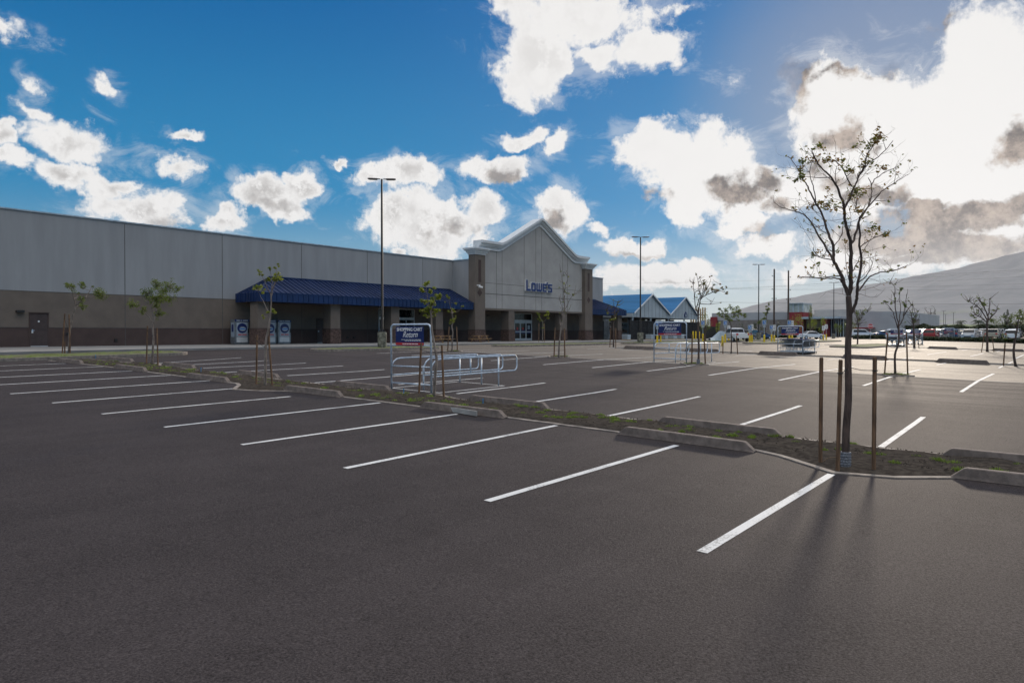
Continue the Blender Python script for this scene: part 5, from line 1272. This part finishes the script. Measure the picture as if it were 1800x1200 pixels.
q = at(1293, 92); put_car('pickup', 0, (q.x, q.y, q.z + .01), R(40), 'white pickup between the round crowned tree and the yellow bollards', g2)
q = at(1321, 118); put_car('suv', 5, (q.x, q.y, q.z + .01), R(0), 'black sport utility car right of the white pickup', g2)
q = at(1513, 150); put_car('suv', 0, (q.x, q.y, q.z + .01), R(-50), 'white sport utility car just right of the big tree trunk', g2)
q = at(1556, 150); put_car('sedan', 3, (q.x, q.y, q.z + .01), R(-50), 'blue sedan between the stop sign and the far corral', g2)
q = at(1336, 124); put_car('sedan', 3, (q.x, q.y, q.z + .01), R(-50), 'dark blue sedan left of the utility poles', g2)
# tarp covered stack left of the pickup
q = at(1262, 92); mb = MB(); d = Vector((sy_, -cy_, 0)); rows = []
for i, (u, h) in enumerate(((-1.0, .5), (-.6, .55), (-.2, .95), (.15, 1.3), (.45, 1.38), (.7, 1.3), (.85, .7), (.95, .1))):
    for j, s in enumerate((-.6, -.4, .4, .6)): p = q + d * u * 1.1 + Vector((cy_, sy_, 0)) * s; mb.v.append((p.x, p.y, q.z + (h if abs(s) < .5 else 0.05)))
for i in range(7):
    for j in range(3): a = i * 4 + j; mb.f.append((a, a + 1, a + 5, a + 4)); mb.mi.append(0)
tag(mb.build('covered_stack', M['cap'], origin=q, fix=True), 'pale tarp draped over a sloping stack left of the white pickup', 'tarp')

# ------------------------------------------------------------------ the other large shop, far beyond the lot
XT = 190.0
other = empty('retail_building', (XT, 60, .6), 'distant grey shop with red panels and a small glass topped red tower', 'building')
yy = lambda px, X=XT: X * ray(px, HOR)[1] / ray(px, HOR)[0]
zz = lambda px, py, X=XT: EZ + (HOR - py) / FPX / ray(px, HOR)[0] * X
Q = lambda name, mb, m, par=other: mb.build(name, M[m], parent=par)
zt, zm = zz(1340, 548.8), zz(1340, 562)
mb = MB(); mb.box(XT, XT + .4, yy(1389), yy(1251), zm, zt); Q('upper_wall', mb, 'pale')
mb = MB(); mb.box(XT + .05, XT + .4, yy(1389), yy(1262), 0, zm - .01); Q('block_wall', mb, 'block')
mb = MB(); mb.box(XT + .4, XT + 60, yy(1389), yy(1251), 0, zt - .2); Q('side_block', mb, 'cream')
mb = MB(); mb.box(XT - .6, XT + .3, yy(1261), yy(1250), 0, zz(1255, 557)); Q('red_panel', mb, 'redwall')
mb = MB(); mb.box(XT - 2, XT + 6, yy(1415.5), yy(1389.3), 0, zz(1400, 549)); tr = Q('red_tower', mb, 'redwall')
mb = MB(); mb.box(XT - 1.8, XT + 5.8, yy(1415), yy(1389.8), zz(1400, 549) + .01, zz(1400, 534.5)); Q('tower_glass', mb, 'glassw', tr)
mb = MB()
for px in (1389.6, 1398, 1407, 1415): mb.box(XT - 2.0, XT - 1.81, yy(px) - .15, yy(px) + .15, zz(1400, 549) + .02, zz(1400, 534.5))
mb.box(XT - 2.3, XT + 6.2, yy(1416.5), yy(1388.6), zz(1400, 534.5) + .01, zz(1400, 533)); Q('tower_mullion', mb, 'cap', tr)
mb = MB(); mb.box(XT + 3, XT + 50, yy(1500), yy(1425), 0, zz(1460, 543.5)); Q('entrance_block', mb, 'cream')
mb = MB(); mb.box(XT - 4, XT + 2.9, yy(1484), yy(1416.5), zz(1450, 560.5), zz(1450, 557)); Q('entrance_canopy', mb, 'cap')
mb = MB(); mb.box(XT - 3.5, XT + 2.5, yy(1459.5), yy(1451.5), 0, zz(1450, 560.6)); Q('red_column', mb, 'redwall')
mb = MB(); mb.box(XT - .2, XT + 2.9, yy(1484), yy(1459.6), .9, zz(1450, 561)); fr = Q('shopfront_glass', mb, 'glass')
mb = MB()
for px in (1462, 1466, 1470, 1474, 1478, 1483): mb.box(XT - .35, XT - .21, yy(px) - .1, yy(px) + .1, .9, zz(1450, 561))
Q('shopfront_mullion', mb, 'cap', fr)
mb = MB(); mb.box(XT + .2, XT + 2.8, yy(1451.4), yy(1416.6), 0, zz(1450, 561)); lo = Q('shaded_shopfront', mb, 'block')
mb = MB()
for px in (1422, 1428, 1434, 1440, 1446): mb.box(XT + .1, XT + .19, yy(px) - .5, yy(px) + .5, .8, 3.4)
Q('shopfront_door', mb, 'glass', lo)
mb = MB(); mb.box(XT + 3, XT + 60, yy(1586), yy(1500.1), 0, zz(1540, 547)); Q('side_wall', mb, 'pale')
mb = MB(); mb.box(XT - 3, XT + 2.8, yy(1534), yy(1500), zz(1520, 577.5), zz(1520, 575.5)); mb.box(XT - 3, XT - 2.7, yy(1534), yy(1533), 0, zz(1520, 577.5)); mb.box(XT - 3, XT - 2.7, yy(1517), yy(1516), 0, zz(1520, 577.5)); mb.box(XT - 3, XT - 2.7, yy(1501), yy(1500), 0, zz(1520, 577.5)); Q('red_trellis', mb, 'redwall')
bb = empty('service_building', (XT + 12, yy(1595, XT + 12), 0), 'small dark flat roofed block right of the distant grey shop', 'building'); 
X2 = XT + 12; mb = MB(); mb.box(X2, X2 + 12, yy(1602, X2), yy(1587, X2), 0, zz(1590, 561, X2)); mb.build('wall', M['block'], parent=bb)
mb = MB(); mb.box(X2 - .3, X2 + 12.3, yy(1602.6, X2), yy(1586.4, X2), zz(1590, 561, X2) + .01, zz(1590, 560, X2)); mb.build('roof_edge', M['brown'], parent=bb)
mb = MB(); mb.box(X2 - .05, X2 - .005, yy(1597, X2), yy(1592, X2), 1.2, 3.2); mb.build('window', M['glass'], parent=bb)
# stop sign
q = at(1530, 120); r_ = empty('stop_sign', tuple(q), 'small red octagonal stop sign right of the big trunk near the hedge', 'sign')
mb = MB(); mb.tube([q, q + Vector((0, 0, 2.6))], .03, 6); mb.build('post', M['cap'], parent=r_)
d = Vector((-q.x, -q.y, 0)).normalized(); n = Vector((-d.y, d.x, 0)); c = q + Vector((0, 0, 2.3))
def octo(rr, off): return [c + d * off + (n * math.cos(R(22.5 + 45 * k)) + Vector((0, 0, 1)) * math.sin(R(22.5 + 45 * k))) * rr for k in range(8)]
for nm, rr, o0, o1, m_ in (('sign_edge', .46, .04, .06, 'white'), ('sign_face', .42, .061, .075, 'red')):
    mb = MB(); A_, B_ = octo(rr, o0), octo(rr, o1); mb.v = [tuple(v) for v in A_ + B_]; mb.f = [tuple(range(8)), tuple(range(15, 7, -1))] + [(k, (k + 1) % 8, 8 + (k + 1) % 8, 8 + k) for k in range(8)]; mb.mi = [0] * 10; sf = mb.build(nm, M[m_], parent=r_)
t_ = text_mesh('lettering', 'STOP', .3, M['white'], offset=.012); xax = -n
mt = Matrix(((n.x, 0, d.x, 0), (n.y, 0, d.y, 0), (0, 1, 0, 0), (0, 0, 0, 1)))
if Vector((n.x, n.y, 0)).cross(Vector((0, 0, 1))).dot(d) < 0: mt = Matrix(((-n.x, 0, d.x, 0), (-n.y, 0, d.y, 0), (0, 1, 0, 0), (0, 0, 0, 1)))
t_.data.transform(mt); t_.data.transform(Matrix.Translation((d.x * .08, d.y * .08, 2.3))); t_.parent = sf

# ------------------------------------------------------------------ shrubs, hedges, palms and the far belt of trees
def blob_tree(name, px, py_base, py_top, wpx, dist, label, group, cat='tree', leaf='b', seed=0, trunk=True, flat=1.0, n=900):
    rnd = random.Random(seed); base = at(px, dist); k = dist / FPX
    if py_base is not None: base.z = min(base.z, 1.0)
    top = EZ + (HOR - py_top) * k; H = top - base.z; w = wpx * k / 2
    root = empty(name, tuple(base), label, cat, group)
    cb = base.z + (H * .32 if trunk else .02)
    mb = MB()
    if trunk:
        mb.tube([base - Vector((0, 0, .2)), base + Vector((rnd.uniform(-.1, .1), 0, H * .3)), base + Vector((0, 0, H * .55))], [H * .03, H * .022, H * .012], 6)
        for i in range(6):
            a = rnd.random() * 6.28; mb.tube([base + Vector((0, 0, H * (.25 + .05 * i))), base + Vector((w * .35 * math.cos(a), w * .35 * math.sin(a), H * (.45 + .04 * i))), base + Vector((w * .7 * math.cos(a), w * .7 * math.sin(a), H * (.6 + .05 * i)))], [H * .014, H * .009, H * .004], 4)
    else: mb.tube([base - Vector((0, 0, .1)), base + Vector((0, 0, H * .5))], H * .03, 5)
    mb.build('trunk' if trunk else 'stem', M['darkbark'], parent=root, fix=False)
    lv = MB(); cl = []
    for i in range(int(10 + wpx * .5)):
        a = rnd.random() * 6.28; u = rnd.uniform(-1, 1); rr = (1 - u * u) ** .5 * rnd.uniform(.35, .95)
        cl.append((Vector((base.x + w * rr * math.cos(a), base.y + w * rr * math.sin(a), (cb + top) / 2 + (top - cb) * .42 * u)), rnd.uniform(.18, .4)))
    for _ in range(n):
        c, s = rnd.choice(cl); v = Vector([rnd.gauss(0, .5) for _ in range(3)]); q = c + Vector((v.x * w * s, v.y * w * s, v.z * (top - cb) * s * .6))
        q.z = max(q.z, base.z + .03)
        l = max(1.6 * k, w * .10) * rnd.uniform(.6, 1.3); a = Vector([rnd.uniform(-1, 1) for _ in range(3)]).normalized() * l * .5; b = a.cross(Vector([rnd.uniform(-1, 1) for _ in range(3)])).normalized() * l * .32
        i = len(lv.v); lv.v += [tuple(q - a), tuple(q + b), tuple(q + a), tuple(q - b)]; lv.f.append((i, i + 1, i + 2, i + 3)); lv.mi.append(0)
    lv.build('crown', ML[leaf], parent=root, fix=False)
def palm(px, py_top, dist, label, seed, spread=14):
    rnd = random.Random(seed); base = at(px, dist); base.z = .3; k = dist / FPX; top = EZ + (HOR - py_top) * k; sp = spread * k
    root = empty('palm_tree', tuple(base), label, 'palm tree', 'palm trees beyond the car park')
    mb = MB(); mb.tube([base, base + Vector((.2, 0, (top - base.z) * .5)), Vector((base.x, base.y, top - sp * .35))], [.22, .16, .13], 8); mb.build('trunk', M['bark'], parent=root)
    lv = MB(); c = Vector((base.x, base.y, top - sp * .35))
    for i in range(20):
        a = i * 2.4; el = rnd.uniform(-.2, 1.1); d = Vector((math.cos(a), math.sin(a), 0)); pts = []
        for j in range(8):
            t = j / 7; pts.append(c + d * sp * t * math.cos(el * .8) + Vector((0, 0, sp * (math.sin(el) * t - .75 * t * t))))
        for j in range(7):
            p, q = pts[j], pts[j + 1]; ax = (q - p).normalized(); s = ax.cross(Vector((0, 0, 1))).normalized(); wl = sp * .24 * (1 - abs(j / 7 - .35))
            for g_ in (-1, 1):
                for m_ in range(2):
                    o_ = p.lerp(q, m_ / 2); e = o_ + s * g_ * wl + ax * wl * .5 - Vector((0, 0, wl * .55)); ii = len(lv.v); lv.v += [tuple(o_), tuple(o_ + ax * sp * .05), tuple(e)]; lv.f.append((ii, ii + 1, ii + 2)); lv.mi.append(0)
    lv.build('crown', ML['b'], parent=root, fix=False)
palm(1689, 561.5, 205, 'upright palm left of the spreading sparse tree, standing clear', 1, 12)
palm(1720, 560, 200, 'broad palm just left of the spreading sparse tree trunk', 2, 16)
palm(1612, 559, 215, 'palm left of the small bare tree, over the far corrals', 3, 14)
palm(1562, 559, 215, 'dark palm behind the staked bare tree, right of the first', 4, 13)
palm(1537, 558, 210, 'dark palm right of the big trunk before the grey shop', 5, 14)
palm(1524, 561, 214, 'darkest palm nearest the big trunk', 6, 12)
palm(1787, 562, 205, 'palm among trees near the right edge', 7, 12)
gb = 'belt of trees and shrubs beyond the parked cars'
for i, (px, pt, w, dist, lf, lab) in enumerate(((1765, 554, 34, 195, 'g', 'wide bright green tree right of the spreading sparse tree'), (1745, 560, 24, 198, 'g', 'green tree directly behind the spreading sparse tree'), (1795, 545, 30, 190, 'g', 'tall tree crown at the right edge of the photo'), (1770, 545, 12, 188, 'b', 'thin dark tree top left of the right edge'), (1820, 552, 40, 196, 'g', 'green tree just past the right edge'),
        (1700, 572, 26, 200, 'b', 'low dark shrub between the two palms'), (1665, 573, 26, 200, 'b', 'low shrub below the two close far lamp posts'), (1645, 573, 20, 202, 'b', 'low rounded shrub right of the small bare tree'), (1625, 570, 20, 206, 'b', 'shrub under the palm over the far corrals'), (1598, 566, 22, 208, 'g', 'leafy shrub right of the dark block'), (1575, 572, 26, 205, 'b', 'shrub behind the staked bare tree'), (1551, 571, 26, 203, 'b', 'shrub between dark palm and stop sign'), (1735, 574, 24, 196, 'b', 'dark shrub left of the wide bright green tree'), (1681, 575, 16, 196, 'b', 'small round shrub at the foot of the upright palm'))):
    blob_tree('tree' if w > 26 or lf == 'g' else 'shrub', px, 0, pt, w, dist, lab, gb, 'tree' if w > 26 or lf == 'g' else 'shrub', lf, 50 + i, True, n=700)
go_ = 'trees planted before the distant grey shop'
for i, (px, pb, pt, w, dist, lf, lab) in enumerate(((1403, 596, 553, 22, 150, 'y', 'yellow green tree before the red tower'), (1428, 596, 560, 18, 150, 'y', 'leafy tree right of the red tower, left of its twin'), (1444, 596, 559, 17, 150, 'y', 'leafy tree left of the red column, right of its twin'), (1424, 597, 538, 9, 140, 'g', 'thin taller tree with a tuft right of the glass topped tower'), (1473, 596, 566, 18, 150, 'g', 'pale green tree before the shop glass'), (1262, 597, 560, 10, 120, 'y', 'small tree top left of the round crowned tree'), (1240, 585, 551, 24, 100, 'g', 'green tree behind the lumber posts'), (1302, 598, 568, 26, 130, 'b', 'dark shrub right of the round crowned tree'), (1318, 598, 572, 22, 150, 'b', 'dark shrub before the block wall'), (1340, 598, 574, 20, 152, 'b', 'dark shrub left of the utility poles'), (1367, 598, 567, 15, 155, 'b', 'tall dark shrub between the utility poles'), (1380, 598, 572, 22, 155, 'b', 'dark shrub right of the utility poles'), (1326, 598, 566, 12, 152, 'b', 'narrow dark shrub before the block wall'), (1494, 598, 560, 22, 140, 'g', 'feathery tree behind the big trunk'))):
    blob_tree('tree' if lf != 'b' else 'shrub', px, pb, pt, w, dist, lab, go_, 'tree' if lf != 'b' else 'shrub', lf, 90 + i, lf != 'b', n=420)
def hedge(p0, p1, dist0, dist1, h, label, seed, w=.9, n=3500):
    rnd = random.Random(seed); a, b = at(p0, dist0), at(p1, dist1); d = (b - a); u = Vector((-d.y, d.x, 0)).normalized(); mb = MB()
    root = empty('hedge', tuple((a + b) / 2), label, 'hedge', 'clipped hedges')
    for _ in range(n):
        t = rnd.random(); q = a.lerp(b, t) + u * rnd.uniform(-w, w); z = ground(q.x, q.y) + h * (1 - rnd.random() ** 2.2) * (.8 + .25 * mnoise.noise(Vector((q.x * .4, q.y * .4, 0)))); q.z = z
        l = .14 * rnd.uniform(.7, 1.5) * max(1, dist0 / 100); x = Vector([rnd.uniform(-1, 1) for _ in range(3)]).normalized() * l; y = x.cross(Vector([rnd.uniform(-1, 1) for _ in range(3)])).normalized() * l * .6
        i = len(mb.v); mb.v += [tuple(q - x), tuple(q + y), tuple(q + x), tuple(q - y)]; mb.f.append((i, i + 1, i + 2, i + 3)); mb.mi.append(0)
    mb.build('foliage', ML['b'], parent=root, fix=False)
    mb = MB(); k = 12
    for i in range(k + 1): q = a.lerp(b, i / k); q.z = ground(q.x, q.y); mb.tube([q - Vector((0, 0, .1)), q + Vector((0, 0, h * .6))], .05, 5)
    mb.build('stem', M['darkbark'], parent=root, fix=False)
hedge(1595, 1850, 113, 101, .62, 'long dark clipped hedge in front of the crowded far car park', 1, n=6500)
hedge(1588, 1870, 173, 154, 3.1, 'dark belt of dense scrub behind the crowded far car park', 5, n=9000, w=2.2)
hedge(1500, 1588, 128, 126, .8, 'dark hedge left of the far corrals, right of the big trunk', 2, n=2500)
hedge(1300, 1400, 150, 150, .7, 'low dark hedge along the foot of the distant block wall', 3, n=2200)

# ------------------------------------------------------------------ utility poles and wires
gu = 'wooden utility poles'
poles = []
for px, pt, dist, l in ((1360.5, 473, 135, 'left one of the two tall wooden utility poles'), (1385.5, 475.5, 138, 'right one of the two tall wooden utility poles')):
    q = at(px, dist); q.z = .4; zt_ = EZ + (HOR - pt) / FPX * dist; r_ = empty('utility_pole', tuple(q), l, 'utility pole', gu)
    mb = MB(); mb.tube([q, Vector((q.x, q.y, zt_))], [.20, .14], 10); mb.build('pole', M['pole_wood'], parent=r_)
    u = Vector((sy_, -cy_, 0))
    for k, dz in enumerate((1.3, 3.8, 5.6)):
        for s in ((-1,) if px < 1370 else (1,)) if k < 2 else (-1, 1):
            mb = MB(); c = Vector((q.x, q.y, zt_ - dz)); mb.tube([c, c + u * s * .4], .03, 5); mb.tube([c + u * s * .4 + Vector((0, 0, -.12)), c + u * s * .4 + Vector((0, 0, .12))], .05, 6); mb.build('insulator', M['dark'], parent=r_)
    poles.append((q, zt_))
gw = 'overhead power lines crossing in front of the mountain'
wl = ['top', 'second', 'third', 'fourth', 'fifth', 'sixth', 'lowest']
for i, (pya, pyb, dist, rr) in enumerate(((481, 470, 260, .03), (487, 474, 260, .03), (501, 485, 262, .03), (512.5, 499, 262, .03), (524, 509, 264, .03), (534.5, 536, 200, .045), (500, 474, 210, .025))):
    a = at(1040, dist + 60); b = at(1860, dist * .9); da = a.x * cy_ + a.y * sy_; db = b.x * cy_ + b.y * sy_
    pa = Vector((a.x, a.y, EZ + (HOR - (518 - i * 4 if i < 5 else (525 if i == 5 else 499))) / FPX * da)); pb = Vector((b.x, b.y, EZ + (HOR - (pyb - 2)) / FPX * db)); mb = MB()
    pts = []
    for k in range(33): t = k / 32; s_ = pa.lerp(pb, t); s_.z -= 1.2 * 4 * (t * (1 - t)) * (1 if i < 5 else .6); pts.append(s_)
    mb.tube(pts, rr * .7, 4, cap=False); tag(mb.build('power_line', M['dark'], origin=pa, fix=False), wl[i] + ' of the thin dark wires crossing the sky and the mountain', 'power line', gw)

# ------------------------------------------------------------------ mountain
def mountain():
    ridge = [(1180, 574), (1265, 557), (1300, 543), (1327, 536), (1362, 527), (1397, 522), (1415, 518), (1440, 514), (1471, 507), (1500, 503), (1529, 499.5), (1564, 495), (1603, 485), (1615, 484), (1665, 474.7), (1683, 471), (1725, 460), (1760, 451), (1800, 442), (1900, 425), (2100, 400), (2500, 410), (3200, 440), (4500, 480)]
    pts = []
    for px, py in ridge:
        d = ray(px, py); pts.append((math.atan2(d[1], d[0]), math.atan2(d[2], math.hypot(d[0], d[1]))))
    pts = pts[::-1]
    az0, az1 = pts[0][0], pts[-1][0]; n = 260; m_ = 46; R0, R1 = 2600.0, 5600.0; mb = MB()
    for i in range(n + 1):
        az = az0 + (az1 - az0) * i / n; el = interp(az, [p[0] for p in pts], [p[1] for p in pts]); Hh = math.tan(el) * R1
        for j in range(m_ + 1):
            t = j / m_; rr = R0 + (R1 - R0) * t; x, y = rr * math.cos(az), rr * math.sin(az)
            nz = mnoise.fractal(Vector((az * 14, rr / 1100, 2.2)), 1.0, 2.0, 6); rd = 1 - abs(mnoise.noise(Vector((az * 24 + nz * .4, rr / 2600, 7))))
            h = Hh * (t ** 1.35) * (.86 + .14 * rd + .10 * nz * (1 - t) * 2 * t) if t < 1 else Hh * (1 + .012 * mnoise.fractal(Vector((az * 60, 3, 1)), 1, 2, 4))
            mb.v.append((x, y, EZ - 2.4 + min(h, Hh * t ** .9) if t < 1 else EZ + h))
        # back side
        mb.v.append(((R1 + 900) * math.cos(az), (R1 + 900) * math.sin(az), -5))
    w = m_ + 2
    for i in range(n):
        for j in range(m_ + 1): a = i * w + j; mb.f.append((a, a + 1, a + 1 + w, a + w)); mb.mi.append(0)
    m = bpy.data.materials.new('mountain_slope'); m.use_nodes = True; t = NT(m.node_tree); b = t.n['Principled BSDF']; b.inputs['Roughness'].default_value = 1; b.inputs['Specular IOR Level'].default_value = 0
    Pp = t.new('ShaderNodeNewGeometry').outputs['Position']; z = t.new('ShaderNodeSeparateXYZ', {0: Pp}).outputs[2]
    nn = t.noise(Pp, .004, 8, .65); n2 = t.noise(t.vm('MULTIPLY', Pp, (1, 1, 4)), .0018, 5, .6)
    c = t.mix(t.sstep(nn, .35, .65), (.18, .185, .19), (.235, .235, .235)); c = t.mix(t.m('MULTIPLY', t.sstep(z, 130, 10), t.sstep(n2, .48, .56)), c, (.24, .28, .14))  # pale greys hold part of the haze, lightened in place of thicker air
    t.l.new(c, b.inputs['Base Color'])
    o = mb.build('mountain', m, fix=False, smooth=True); tag(o, kind='structure')
mountain()

# ------------------------------------------------------------------ air between here and the mountain
def haze():
    mb = MB(); mb.box(-700, 6900, -6500, 4500, -3.5, 640)
    m = bpy.data.materials.new('haze'); m.use_nodes = True; t = NT(m.node_tree)
    for n in list(t.n):
        if n.type != 'OUTPUT_MATERIAL': t.n.remove(n)
    v = t.new('ShaderNodeVolumePrincipled'); v.inputs['Color'].default_value = (.84, .89, 1, 1); v.inputs['Density'].default_value = 2.0e-5; v.inputs['Anisotropy'].default_value = .6
    t.l.new(v.outputs[0], t.n['Material Output'].inputs['Volume'])
    tag(mb.build('haze', m), 'thin pale air haze between the car park and the mountain', 'haze', kind='stuff')
haze()
